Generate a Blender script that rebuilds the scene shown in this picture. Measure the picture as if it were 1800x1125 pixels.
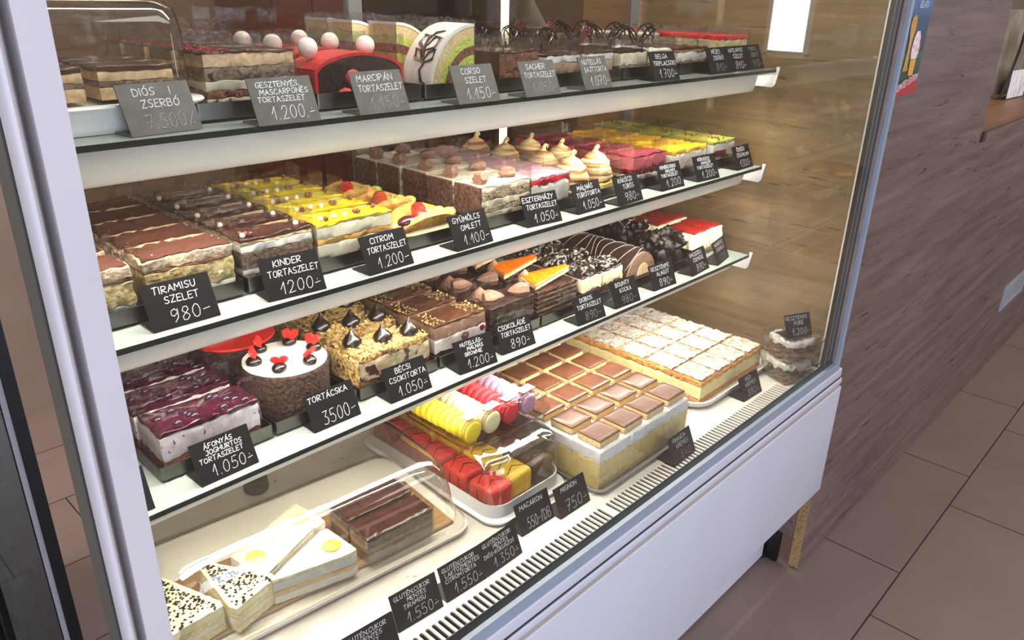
import bpy, math, random
from math import sin, cos, pi, radians as rad
from mathutils import Vector, noise as N

random.seed(7)
S = bpy.context.scene
C = S.collection
for o in list(bpy.data.objects):
    bpy.data.objects.remove(o)

# ---------------------------------------------------------------- camera, sky, daylight, exposure
from mathutils import Matrix
RX = (0.69200767, -0.26894945, 0.66991908)      # shop axes seen in camera space (right, down, forward)
RY = (-0.72161317, -0.28342205, 0.63162202)
RZ = (0.01999544, -0.92050971, -0.3902077)
cam_d = bpy.data.cameras.new('camera')
cam_d.sensor_width = 36.0
cam_d.lens = 1356.28 / 1800 * 36.0
cam_d.clip_start = 0.02
cam = bpy.data.objects.new('camera', cam_d)
C.objects.link(cam)
rx, ry, rz = Vector(RX), Vector(RY), Vector(RZ)
right = Vector((rx[0], ry[0], rz[0])); down = Vector((rx[1], ry[1], rz[1])); fwd = Vector((rx[2], ry[2], rz[2]))
m = Matrix((right, -down, -fwd)).transposed().to_4x4()
m.translation = Vector((0, 0, 1.33))
cam.matrix_world = m
S.camera = cam

W = bpy.data.worlds.new('sky')
W.use_nodes = True
bg = W.node_tree.nodes['Background']
bg.inputs[0].default_value = (0.62, 0.72, 1.0, 1)
bg.inputs[1].default_value = 0.8
S.world = W

def area(name, loc, rot, sx, sy, power, col):
    l = bpy.data.lights.new(name, 'AREA')
    l.shape = 'RECTANGLE'; l.size = sx; l.size_y = sy
    l.energy = power; l.color = col
    o = bpy.data.objects.new(name, l); C.objects.link(o)
    o.location = loc; o.rotation_euler = rot
    return o

DAY = (0.74, 0.82, 1.0)
area('shop_window_daylight', (-1.0, -3.42, 1.5), (rad(90), 0, 0), 3.6, 2.2, 150, DAY)
area('side_window_daylight', (-3.9, -0.8, 1.5), (rad(90), 0, rad(-90)), 3.0, 2.2, 95, DAY)
area('ceiling_fill_light', (3.0, -1.6, 2.72), (0, 0, 0), 2.4, 1.6, 50, (1, 0.93, 0.88))  # overhead fill light, turned up to lift the floor tone
area('staff_room_light', (1.0, 1.9, 2.6), (0, 0, 0), 2.8, 0.5, 110, (1, 0.9, 0.8))
area('far_fill_light', (5.2, -1.2, 2.72), (0, 0, 0), 2.0, 1.6, 34, (1, .95, .9))  # made-up light added to brighten the far room in the glass reflection
area('far_window_daylight', (6.96, -2.235, 1.5), (rad(90), 0, rad(90)), .33, 1.2, 9, (.9, .95, 1))

S.view_settings.view_transform = 'Standard'
S.view_settings.look = 'None'
S.view_settings.exposure = 0.0
S.view_settings.gamma = 1.0
S.view_settings.use_curve_mapping = False
S.cycles.use_denoising = True
S.cycles.max_bounces = 7
S.cycles.diffuse_bounces = 3
S.cycles.glossy_bounces = 3
S.cycles.transmission_bounces = 3
S.cycles.transparent_max_bounces = 40
S.cycles.caustics_reflective = False
S.cycles.caustics_refractive = False
S.cycles.sample_clamp_indirect = 4.0

# ---------------------------------------------------------------- materials
def lin(h):
    if not isinstance(h, str):
        return (*h[:3], 1)
    r = []
    for i in (0, 2, 4):
        v = int(h[i:i + 2], 16) / 255
        r.append(v / 12.92 if v <= .04045 else ((v + .055) / 1.055) ** 2.4)
    return (*r, 1)

MATS = {}
def newmat(name):
    m = bpy.data.materials.new(name); m.use_nodes = True
    nt = m.node_tree; nt.nodes.clear()
    return m, nt, nt.nodes.new, nt.links.new

def food(name, c1, c2=None, sc=300, rough=.65, bump=.35, dist=.0012, spots=None, stretch=(1, 1, 1), spec=.35, lo=.35, hi=.65, coat=0, detail=4):
    """procedural surface: two colours mixed by noise, an optional third in spots, and a noise bump"""
    if name in MATS: return MATS[name]
    m, nt, nd, ln = newmat(name)
    out = nd('ShaderNodeOutputMaterial'); p = nd('ShaderNodeBsdfPrincipled'); ln(p.outputs[0], out.inputs[0])
    tc = nd('ShaderNodeTexCoord'); oi = nd('ShaderNodeObjectInfo')
    mp = nd('ShaderNodeMapping'); mp.inputs['Scale'].default_value = stretch
    ad = nd('ShaderNodeVectorMath'); ad.operation = 'ADD'
    ln(tc.outputs['Object'], mp.inputs[0]); ln(mp.outputs[0], ad.inputs[0]); ln(oi.outputs['Random'], ad.inputs[1])
    nz = nd('ShaderNodeTexNoise'); nz.inputs['Scale'].default_value = sc; nz.inputs['Detail'].default_value = detail
    ln(ad.outputs[0], nz.inputs['Vector'])
    r = nd('ShaderNodeValToRGB')
    r.color_ramp.elements[0].position = lo; r.color_ramp.elements[1].position = hi
    r.color_ramp.elements[0].color = lin(c1); r.color_ramp.elements[1].color = lin(c2 or c1)
    ln(nz.outputs['Fac'], r.inputs[0])
    col = r.outputs[0]; hgt = nz.outputs['Fac']
    if spots:
        c3, s3, th = spots
        vo = nd('ShaderNodeTexNoise'); vo.inputs['Scale'].default_value = s3; vo.inputs['Detail'].default_value = 2
        ad2 = nd('ShaderNodeVectorMath'); ad2.operation = 'ADD'; ad2.inputs[1].default_value = (3.1, 1.7, 5.3)
        ln(ad.outputs[0], ad2.inputs[0]); ln(ad2.outputs[0], vo.inputs['Vector'])
        r2 = nd('ShaderNodeValToRGB')
        r2.color_ramp.elements[0].position = th; r2.color_ramp.elements[1].position = th + .05
        ln(vo.outputs['Fac'], r2.inputs[0])
        mx = nd('ShaderNodeMixRGB'); ln(r2.outputs[0], mx.inputs[0]); ln(col, mx.inputs[1]); mx.inputs[2].default_value = lin(c3)
        col = mx.outputs[0]
    ln(col, p.inputs['Base Color'])
    p.inputs['Roughness'].default_value = rough
    p.inputs['Specular IOR Level'].default_value = spec
    p.inputs['Coat Weight'].default_value = coat; p.inputs['Coat Roughness'].default_value = .08
    if bump:
        b = nd('ShaderNodeBump'); b.inputs['Strength'].default_value = bump; b.inputs['Distance'].default_value = dist
        ln(hgt, b.inputs['Height']); ln(b.outputs[0], p.inputs['Normal'])
    MATS[name] = m
    return m

def plain(name, c, rough=.4, metal=0, spec=.5, var=.06, sc=8, bump=0, coat=0):
    if name in MATS: return MATS[name]
    m, nt, nd, ln = newmat(name)
    out = nd('ShaderNodeOutputMaterial'); p = nd('ShaderNodeBsdfPrincipled'); ln(p.outputs[0], out.inputs[0])
    tc = nd('ShaderNodeTexCoord'); nz = nd('ShaderNodeTexNoise'); nz.inputs['Scale'].default_value = sc; nz.inputs['Detail'].default_value = 5
    ln(tc.outputs['Object'], nz.inputs['Vector'])
    c = lin(c)
    r = nd('ShaderNodeValToRGB'); r.color_ramp.elements[0].position = .3; r.color_ramp.elements[1].position = .7
    r.color_ramp.elements[0].color = (*[v * (1 - var) for v in c[:3]], 1); r.color_ramp.elements[1].color = (*[min(1, v * (1 + var)) for v in c[:3]], 1)
    ln(nz.outputs['Fac'], r.inputs[0]); ln(r.outputs[0], p.inputs['Base Color'])
    mr = nd('ShaderNodeMapRange'); mr.inputs[3].default_value = max(.02, rough - .06); mr.inputs[4].default_value = rough + .06
    ln(nz.outputs['Fac'], mr.inputs[0]); ln(mr.outputs[0], p.inputs['Roughness'])
    p.inputs['Metallic'].default_value = metal; p.inputs['Specular IOR Level'].default_value = spec
    p.inputs['Coat Weight'].default_value = coat
    if bump:
        b = nd('ShaderNodeBump'); b.inputs['Strength'].default_value = bump; b.inputs['Distance'].default_value = .001
        ln(nz.outputs['Fac'], b.inputs['Height']); ln(b.outputs[0], p.inputs['Normal'])
    MATS[name] = m
    return m

def clear(name, tint='ffffff', ior=1.45, gain=1.0, base=.02, rough=.03, bump=0, bsc=30):
    """thin clear sheet: lets light straight through and mirrors by Fresnel"""
    if name in MATS: return MATS[name]
    m, nt, nd, ln = newmat(name)
    out = nd('ShaderNodeOutputMaterial'); mx = nd('ShaderNodeMixShader'); ln(mx.outputs[0], out.inputs[0])
    t = nd('ShaderNodeBsdfTransparent'); t.inputs[0].default_value = lin(tint)
    g = nd('ShaderNodeBsdfGlossy'); g.inputs['Roughness'].default_value = rough
    f = nd('ShaderNodeFresnel'); f.inputs['IOR'].default_value = ior
    ma = nd('ShaderNodeMath'); ma.operation = 'MULTIPLY_ADD'; ma.use_clamp = True; ma.inputs[1].default_value = gain; ma.inputs[2].default_value = base
    geo = nd('ShaderNodeNewGeometry')                 # the sheet mirrors alike from both of its faces
    fl = nd('ShaderNodeMapRange'); fl.inputs[3].default_value = ior; fl.inputs[4].default_value = 1 / ior
    ln(geo.outputs['Backfacing'], fl.inputs[0]); ln(fl.outputs[0], f.inputs['IOR'])
    ln(f.outputs[0], ma.inputs[0]); ln(ma.outputs[0], mx.inputs[0]); ln(t.outputs[0], mx.inputs[1]); ln(g.outputs[0], mx.inputs[2])
    if bump:
        tc = nd('ShaderNodeTexCoord'); nz = nd('ShaderNodeTexNoise'); nz.inputs['Scale'].default_value = bsc; nz.inputs['Detail'].default_value = 2
        ln(tc.outputs['Object'], nz.inputs['Vector'])
        b = nd('ShaderNodeBump'); b.inputs['Strength'].default_value = bump; b.inputs['Distance'].default_value = .004
        ln(nz.outputs['Fac'], b.inputs['Height']); ln(b.outputs[0], g.inputs['Normal'])
    MATS[name] = m
    return m

def glow(name, c, st):
    if name in MATS: return MATS[name]
    m, nt, nd, ln = newmat(name)
    out = nd('ShaderNodeOutputMaterial'); e = nd('ShaderNodeEmission'); ln(e.outputs[0], out.inputs[0])
    e.inputs[0].default_value = lin(c); e.inputs[1].default_value = st
    MATS[name] = m
    return m

def wood(name, c1, c2, c3, ax=0, sc=1.0, rough=.45):
    """rough-sawn oak laminate, grain along one axis"""
    if name in MATS: return MATS[name]
    m, nt, nd, ln = newmat(name)
    out = nd('ShaderNodeOutputMaterial'); p = nd('ShaderNodeBsdfPrincipled'); ln(p.outputs[0], out.inputs[0])
    tc = nd('ShaderNodeTexCoord'); mp = nd('ShaderNodeMapping')
    st = [34 * sc, 34 * sc, 34 * sc]; st[ax] = 2.2 * sc
    mp.inputs['Scale'].default_value = st
    ln(tc.outputs['Object'], mp.inputs[0])
    n1 = nd('ShaderNodeTexNoise'); n1.inputs['Scale'].default_value = 1.0; n1.inputs['Detail'].default_value = 8; n1.inputs['Roughness'].default_value = .62; n1.inputs['Distortion'].default_value = .5
    ln(mp.outputs[0], n1.inputs['Vector'])
    r1 = nd('ShaderNodeValToRGB'); r1.color_ramp.elements[0].position = .3; r1.color_ramp.elements[1].position = .72
    r1.color_ramp.elements[0].color = lin(c1); r1.color_ramp.elements[1].color = lin(c2)
    ln(n1.outputs['Fac'], r1.inputs[0])
    mp2 = nd('ShaderNodeMapping'); st2 = [95 * sc] * 3; st2[ax] = 7.0 * sc; mp2.inputs['Scale'].default_value = st2
    ln(tc.outputs['Object'], mp2.inputs[0])
    n2 = nd('ShaderNodeTexNoise'); n2.inputs['Scale'].default_value = 1.0; n2.inputs['Detail'].default_value = 4; n2.inputs['Distortion'].default_value = 1.2
    ln(mp2.outputs[0], n2.inputs['Vector'])
    r2 = nd('ShaderNodeValToRGB'); r2.color_ramp.elements[0].position = .64; r2.color_ramp.elements[1].position = .70
    ln(n2.outputs['Fac'], r2.inputs[0])
    mx = nd('ShaderNodeMixRGB'); ln(r2.outputs[0], mx.inputs[0]); ln(r1.outputs[0], mx.inputs[1]); mx.inputs[2].default_value = lin(c3)
    ln(mx.outputs[0], p.inputs['Base Color'])
    p.inputs['Roughness'].default_value = rough
    b = nd('ShaderNodeBump'); b.inputs['Strength'].default_value = .25; b.inputs['Distance'].default_value = .001; b.invert = True
    ln(n2.outputs['Fac'], b.inputs['Height']); ln(b.outputs[0], p.inputs['Normal'])
    MATS[name] = m
    return m

def tilefloor():
    m, nt, nd, ln = newmat('floor_tile')
    out = nd('ShaderNodeOutputMaterial'); p = nd('ShaderNodeBsdfPrincipled'); ln(p.outputs[0], out.inputs[0])
    tc = nd('ShaderNodeTexCoord')
    mp = nd('ShaderNodeMapping'); mp.inputs['Location'].default_value = (-.012, -.045, 0)
    ln(tc.outputs['Object'], mp.inputs[0])
    br = nd('ShaderNodeTexBrick')
    br.offset = .333; br.offset_frequency = 2; br.squash = 1
    br.inputs['Scale'].default_value = 1.0
    br.inputs['Brick Width'].default_value = .6; br.inputs['Row Height'].default_value = .298
    br.inputs['Mortar Size'].default_value = .0022; br.inputs['Mortar Smooth'].default_value = .2
    br.inputs['Color1'].default_value = lin('84726a'); br.inputs['Color2'].default_value = lin('7f6e66'); br.inputs['Mortar'].default_value = lin('3c302b')
    ln(mp.outputs[0], br.inputs['Vector'])
    nz = nd('ShaderNodeTexNoise'); nz.inputs['Scale'].default_value = 6; nz.inputs['Detail'].default_value = 6
    ln(tc.outputs['Object'], nz.inputs['Vector'])
    r = nd('ShaderNodeValToRGB'); r.color_ramp.elements[0].color = (.82, .82, .82, 1); r.color_ramp.elements[1].color = (1.12, 1.1, 1.08, 1)
    ln(nz.outputs['Fac'], r.inputs[0])
    mx = nd('ShaderNodeMixRGB'); mx.blend_type = 'MULTIPLY'; mx.inputs[0].default_value = 1
    ln(br.outputs['Color'], mx.inputs[1]); ln(r.outputs[0], mx.inputs[2]); ln(mx.outputs[0], p.inputs['Base Color'])
    p.inputs['Roughness'].default_value = .42; p.inputs['Specular IOR Level'].default_value = .3
    b = nd('ShaderNodeBump'); b.inputs['Strength'].default_value = .3; b.inputs['Distance'].default_value = .002; b.invert = True
    ln(br.outputs['Fac'], b.inputs['Height']); ln(b.outputs[0], p.inputs['Normal'])
    return m

WHITE = plain('white_enamel', 'c4c5d0', .3, var=.02)
def diffuser(name, c):
    m, nt, nd, ln = newmat(name)
    out = nd('ShaderNodeOutputMaterial'); mx = nd('ShaderNodeMixShader'); ln(mx.outputs[0], out.inputs[0])
    p = nd('ShaderNodeBsdfPrincipled'); p.inputs['Base Color'].default_value = lin(c); p.inputs['Roughness'].default_value = .18
    t = nd('ShaderNodeBsdfTranslucent'); t.inputs[0].default_value = lin(c)
    tc = nd('ShaderNodeTexCoord'); n_ = nd('ShaderNodeTexNoise'); n_.inputs['Scale'].default_value = 9
    ln(tc.outputs['Object'], n_.inputs['Vector'])
    mr = nd('ShaderNodeMapRange'); mr.inputs[3].default_value = .5; mr.inputs[4].default_value = .6
    ln(n_.outputs['Fac'], mr.inputs[0]); ln(mr.outputs[0], mx.inputs[0]); ln(p.outputs[0], mx.inputs[1]); ln(t.outputs[0], mx.inputs[2])
    MATS[name] = m
    return m
RAILM = diffuser('white_rail_diffuser', 'f4f1ee')
GREYF = plain('grey_blue_frame', '8b96a5', .35, var=.03)
POSTM = plain('light_grey_aluminium', 'c6c1c4', .4, var=.03)
BLACK = plain('black_plastic', '121110', .4)
GASKET = plain('dark_gasket', '2a2826', .5)
STEEL = plain('brushed_steel', '8d8a86', .3, metal=1, sc=40, var=.12)
DSTEEL = plain('dark_steel_tray', '625f5c', .32, metal=1, sc=30, var=.12)
GLASS = clear('front_glass', 'fbfdfb', 1.5, 1.0, .01, .004)
def milky(name, c, thru):
    m, nt, nd, ln = newmat(name)
    out = nd('ShaderNodeOutputMaterial'); mx = nd('ShaderNodeMixShader'); ln(mx.outputs[0], out.inputs[0])
    p = nd('ShaderNodeBsdfPrincipled'); p.inputs['Base Color'].default_value = lin(c); p.inputs['Roughness'].default_value = .06
    t = nd('ShaderNodeBsdfTransparent'); t.inputs[0].default_value = lin('e2efe8')
    tc = nd('ShaderNodeTexCoord'); nz_ = nd('ShaderNodeTexNoise'); nz_.inputs['Scale'].default_value = 5
    ln(tc.outputs['Object'], nz_.inputs['Vector'])
    mr = nd('ShaderNodeMapRange'); mr.inputs[3].default_value = thru - .04; mr.inputs[4].default_value = thru + .04
    ln(nz_.outputs['Fac'], mr.inputs[0]); ln(mr.outputs[0], mx.inputs[0]); ln(p.outputs[0], mx.inputs[1]); ln(t.outputs[0], mx.inputs[2])
    return m
SHELFG = milky('frosted_shelf_glass', 'a3aca6', .22)
EDGEG = plain('glass_edge_green', '16241f', .12, spec=.6)
FILM = clear('acetate_film', 'f2f1f1', 1.45, 1.35, .085, .08, .7, 45)
LID = clear('clear_plastic_lid', 'f2f1ee', 1.5, 1.6, .075, .06, .14, 14)
PLATE = plain('chalkboard_plate', '09090d', .5, spec=.22, var=.25, sc=60)
CHALK = food('chalk_lettering', 'd8d8da', '9d9da4', 900, .9, 0)
CHALKD = food('faded_chalk_lettering', '9a9a9c', '5d5d62', 700, .9, 0)
OAK = wood('oak_laminate', '554341', '7c6862', '362825', 0)
OAK_LAMPLIT = wood('oak_laminate_lamplit', '82664b', 'b48f67', '5f4936', 1)  # lighter, warmer copy of the oak; case light painted into the colour

# ---------------------------------------------------------------- mesh builder
class G:
    def __init__(s): s.v = []; s.f = []
    def add(s, vs, fs):
        b = len(s.v); s.v += [tuple(v) for v in vs]; s.f += [tuple(i + b for i in f) for f in fs]; return s
    def box(s, x0, x1, y0, y1, z0, z1):
        v = [(x, y, z) for z in (z0, z1) for y in (y0, y1) for x in (x0, x1)]
        return s.add(v, [(0, 2, 3, 1), (4, 5, 7, 6), (0, 1, 5, 4), (2, 6, 7, 3), (0, 4, 6, 2), (1, 3, 7, 5)])
    def loft(s, rings, cap0=True, cap1=True, closed=True):
        n = len(rings[0]); vs = [p for r in rings for p in r]; fs = []
        for i in range(len(rings) - 1):
            for j in range(n if closed else n - 1):
                k = (j + 1) % n
                fs.append((i * n + j, i * n + k, (i + 1) * n + k, (i + 1) * n + j))
        if cap0: fs.append(tuple(range(n - 1, -1, -1)))
        if cap1: b = (len(rings) - 1) * n; fs.append(tuple(range(b, b + n)))
        return s.add(vs, fs)
    def rbox(s, c, d, r, n=4):
        """rounded box"""
        h = [v / 2 for v in d]; r = min(r, *h)
        for ax in range(3):
            for sg in (-1, 1):
                grid = []
                u, w = (ax + 1) % 3, (ax + 2) % 3
                ts = [-1, -.999] + [-1 + 2 * i / n for i in range(1, n)] + [.999, 1]
                def coords(hh):
                    out = []
                    for i in range(n + 1): out.append(-hh + r * (1 - cos(pi / 2 * i / n)) * 1.0)
                    return out + [-v for v in out[::-1]]
                cu, cw = coords(h[u]), coords(h[w])
                vs = []; m_ = len(cu)
                for a in cu:
                    for b in cw:
                        p = [0, 0, 0]; p[ax] = sg * h[ax]; p[u] = a; p[w] = b
                        q = [max(-(h[i] - r), min(h[i] - r, p[i])) for i in range(3)]
                        dv = Vector([p[i] - q[i] for i in range(3)])
                        if dv.length > 1e-9: dv = dv.normalized() * r
                        vs.append([q[i] + dv[i] + c[i] for i in range(3)])
                fs = []
                for i in range(m_ - 1):
                    for j in range(m_ - 1):
                        f = (i * m_ + j, (i + 1) * m_ + j, (i + 1) * m_ + j + 1, i * m_ + j + 1)
                        fs.append(f if sg > 0 else f[::-1])
                s.add(vs, fs)
        return s
    def lathe(s, prof, c=(0, 0, 0), n=24, ax='z', fn=None):
        rings = []
        for r, z in prof:
            ring = []
            for k in range(n):
                a = 2 * pi * k / n; rr = fn(r, z, a) if fn else r
                x, y, w = rr * cos(a), rr * sin(a), z
                if ax == 'y': x, y, w = x, w, y
                ring.append((c[0] + x, c[1] + y, c[2] + w))
            rings.append(ring)
        return s.loft(rings, prof[0][0] > 1e-6, prof[-1][0] > 1e-6)
    def ball(s, c, r, n=10):
        r = r if isinstance(r, tuple) else (r, r, r)
        rings = []
        for i in range(n // 2 + 1):
            t = -pi / 2 + pi * i / (n // 2)
            rings.append([(c[0] + r[0] * max(cos(t), 1e-4) * cos(2 * pi * k / n), c[1] + r[1] * max(cos(t), 1e-4) * sin(2 * pi * k / n), c[2] + r[2] * sin(t)) for k in range(n)])
        return s.loft(rings, False, False)
    def tube(s, pts, r, n=6, flat=1.0):
        pts = [Vector(p) for p in pts]; rings = []
        up = Vector((0.13, .21, .97))
        for i, p in enumerate(pts):
            d = (pts[min(i + 1, len(pts) - 1)] - pts[max(i - 1, 0)])
            d = d.normalized() if d.length > 1e-9 else Vector((1, 0, 0))
            a = d.cross(up)
            a = a.normalized() if a.length > 1e-4 else Vector((1, 0, 0))
            b = a.cross(d)
            rr = r[i] if isinstance(r, (list, tuple)) else r
            rings.append([p + a * rr * cos(2 * pi * k / n) + b * rr * flat * sin(2 * pi * k / n) for k in range(n)])
        return s.loft(rings)
    def prism_y(s, poly, y0, y1):
        """(x, z) outline pushed along y"""
        return s.loft([[(x, y0, z) for x, z in poly], [(x, y1, z) for x, z in poly]])
    def prism_z(s, poly, z0, z1):
        return s.loft([[(x, y, z0) for x, y in poly], [(x, y, z1) for x, y in poly]])
    def prism_x(s, poly, x0, x1):
        return s.loft([[(x0, y, z) for y, z in poly], [(x1, y, z) for y, z in poly]])
    def obj(s, name, mat, parent=None, loc=(0, 0, 0), rz=0, smooth=45):
        me = bpy.data.meshes.new(name)
        me.from_pydata(s.v, [], s.f); me.validate(); me.update()
        if smooth:
            me.polygons.foreach_set('use_smooth', [True] * len(me.polygons))
            me.set_sharp_from_angle(angle=rad(smooth))
        if mat: me.materials.append(mat)
        o = bpy.data.objects.new(name, me); C.objects.link(o)
        if parent: o.parent = parent
        o.location = loc; o.rotation_euler = (0, 0, rz)
        return o

def thing(name, label, cat, loc=(0, 0, 0), rz=0, group=None):
    o = bpy.data.objects.new(name, None); C.objects.link(o)
    o.empty_display_size = .02
    o.location = loc; o.rotation_euler = (0, 0, rz)
    return tag(o, label, cat, group)

def tag(o, label, cat, group=None):
    o['label'] = label; o['category'] = cat
    if group: o['group'] = group
    return o

def struct(o, label):
    o['kind'] = 'structure'; o['label'] = label; o['category'] = 'room'
    return o

def dup(root, loc, rz, label):
    r = root.copy(); C.objects.link(r); r.location = loc; r.rotation_euler = (0, 0, rz); r['label'] = label
    for ch in root.children:
        c = ch.copy(); C.objects.link(c); c.parent = r
        for g in ch.children:
            d = g.copy(); C.objects.link(d); d.parent = c
    return r

def nz(x, y, z): return N.noise(Vector((x, y, z)))

def rrect(w, d, r, n=5, cx=0, cy=0):
    p = []
    for (sx, sy, a0) in ((1, -1, -90), (1, 1, 0), (-1, 1, 90), (-1, -1, 180)):
        for i in range(n + 1):
            a = rad(a0 + 90 * i / n)
            p.append((cx + sx * (w / 2 - r) + r * cos(a), cy + sy * (d / 2 - r) + r * sin(a)))
    return p

def resample(poly, seg):
    out = []
    for i, a in enumerate(poly):
        b = poly[(i + 1) % len(poly)]
        L = math.hypot(b[0] - a[0], b[1] - a[1]); k = max(1, int(L / seg + .5))
        for j in range(k): out.append((a[0] + (b[0] - a[0]) * j / k, a[1] + (b[1] - a[1]) * j / k))
    return out

def layer(poly, z0, z1, seed=0, amp=.0008, az=.001, r=.001, seg=.006, f0=False, f1=False, grow=0, g=None, dome=0):
    """one layer of cake over the outline poly, with uneven sides and uneven seams shared with its neighbours"""
    g = g or G()
    pts = resample(poly, seg); n = len(pts)
    cx = sum(p[0] for p in pts) / n; cy = sum(p[1] for p in pts) / n
    nor = []
    for i in range(n):
        a, b = pts[i - 1], pts[(i + 1) % n]
        dx, dy = b[0] - a[0], b[1] - a[1]; L = math.hypot(dx, dy) or 1
        nor.append((dy / L, -dx / L))
    def zo(x, y, zk, flat): return 0 if flat else az * 1.6 * nz(x * 90 + seed * 3.1, y * 90, zk * 700 + seed)
    hh = z1 - z0; r = min(r, hh * .4)
    lv = [(0, -r), (r * .8, 0)]
    k = max(1, int(hh / .006))
    lv += [(r * .8 + (hh - 1.6 * r) * i / k, 0) for i in range(1, k)]
    lv += [(hh - r * .8, 0), (hh, -r)]
    rings = []
    for h_, off in lv:
        ring = []
        for (x, y), (nx, ny) in zip(pts, nor):
            e = off + grow + amp * 1.5 * nz(x * 260 + seed, y * 260, (z0 + h_) * 260)
            t = h_ / hh
            z = z0 + h_ + (1 - t) * zo(x, y, z0, f0) + t * zo(x, y, z1, f1)
            ring.append((x + nx * e, y + ny * e, z))
        rings.append(ring)
    def inner(ring, zk, flat, dm):
        res = []
        for q in (.66, .33, .02):
            rr = []
            for x, y, z in ring:
                X = cx + (x - cx) * q; Y = cy + (y - cy) * q
                rr.append((X, Y, zk + zo(X, Y, zk, flat) + dm * (1 - q * q)))
            res.append(rr)
        return res
    top = inner(rings[-1], z1, f1, dome); bot = inner(rings[0], z0, f0, 0)
    g.loft(bot[::-1] + rings + top, True, True)
    return g

def film(poly, h, parent, open_from=1, off=.0018, name='acetate_film'):
    """clear collar round a slice, taller than the cake, open on its back edge"""
    q = poly[2:] + poly[:2]           # start at the back right corner, run over the front
    path = [poly[3], poly[0], poly[1], poly[2]]
    cx = sum(p[0] for p in poly) / 4; cy = sum(p[1] for p in poly) / 4
    pts = []
    for i in range(3):
        a, b = path[i], path[i + 1]
        k = 6 if i == 1 else 4
        for j in range(k): pts.append((a[0] + (b[0] - a[0]) * j / k, a[1] + (b[1] - a[1]) * j / k))
    pts.append(path[3])
    w = max(p[0] for p in poly) - min(p[0] for p in poly); d = max(p[1] for p in poly) - min(p[1] for p in poly)
    sx, sy = (w + 2 * off) / w, (d + 2 * off) / d
    rings = []
    sd = random.random() * 50
    for t in (0, .5, .8, 1):
        rings.append([(cx + (x - cx) * (sx + .012 * t * t * nz(x * 40 + sd, y * 40, t)), cy + (y - cy) * (sy + .04 * t * t * nz(x * 30, y * 30 + sd, t)), h * t + (.004 * nz(x * 25 + sd, y * 25, 0) if t == 1 else 0)) for x, y in pts])
    return G().loft(rings, False, False, closed=False).obj(name, FILM, parent)

def rect(w, dl, dr=None, sk=0): return [(0, 0), (w, 0), (w, sk + (dr or dl)), (0, dl)]

# ---------------------------------------------------------------- toppings
def swirl(r, h, twist=2.2, ridges=7, n=42):
    prof = [(r * .55, 0), (r * .9, h * .05), (r, h * .18), (r * .93, h * .36), (r * .74, h * .55), (r * .5, h * .73), (r * .25, h * .88), (r * .07, h), (0, h * 1.01)]
    return G().lathe(prof, n=n, fn=lambda q, z, a: q * (1 + .15 * cos(ridges * (a + twist * z / h))))
def shell_swirl(r, l, h, ridges=6):
    """piped shell lying along +x"""
    g = G(); rings = []
    for i in range(10):
        t = i / 9
        q = r * (sin(pi * min(1, t * 1.25 + .12)) ** .6 if t < .7 else max(.03, (1 - t) / .3 * .62)) if True else 0
        q = r * max(.04, (1 - (abs(t - .32) / .72) ** 1.8)) if t < .98 else r * .04
        ring = []
        for k in range(28):
            a = 2 * pi * k / 28
            w = q * (1 + .13 * cos(ridges * a + 1.4 * t))
            ring.append((l * (t - .4), w * cos(a), max(0, h * .45 + w * sin(a) * h / r * .55)))
        rings.append(ring)
    return g.loft(rings)
def kiss(r, h):
    g = G()
    return g.lathe([(r * .8, 0), (r, h * .12), (r * .97, h * .3), (r * .72, h * .5), (r * .4, h * .68), (r * .18, h * .84), (r * .07, h), (0, h * 1.03)], n=18,
                   fn=lambda q, z, a: q * (1 + .06 * cos(3 * a + z * 200)))
def bits(n, poly, z, s, seed=1, g=None, hmax=0, elong=1.0, bias=None):
    rnd = random.Random(seed); g = g or G()
    xs = [p[0] for p in poly]; ys = [p[1] for p in poly]
    for _ in range(n):
        u, v = rnd.random(), rnd.random()
        if bias: u, v = bias(u, v)
        top = poly[3][1] + (poly[2][1] - poly[3][1]) * u
        x = min(xs) + u * (max(xs) - min(xs)); y = v * top
        q = s * (.6 + .8 * rnd.random())
        a = rnd.random() * pi
        vs = []
        for (dx, dy, dz) in ((1, 0, 0), (-.5, .86, 0), (-.5, -.86, 0), (0.1, 0, .9), (0, 0, -.6)):
            vs.append((x + q * (elong * dx * cos(a) - dy * sin(a)), y + q * (elong * dx * sin(a) + dy * cos(a)), z + hmax * rnd.random() * .0 + q * dz * .8 + (hmax * (1 - abs(2 * u - 1)) if hmax else 0)))
        g.add(vs, [(0, 1, 3), (1, 2, 3), (2, 0, 3), (1, 0, 4), (2, 1, 4), (0, 2, 4)])
    return g
def heart(s, t):
    p = []
    for i in range(28):
        a = 2 * pi * i / 28
        p.append((s * .062 * 16 * sin(a) ** 3 / 2, s * .062 * (13 * cos(a) - 5 * cos(2 * a) - 2 * cos(3 * a) - cos(4 * a)) / 2 + s * .5))
    return G().prism_y(p, -t / 2, t / 2)

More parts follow.
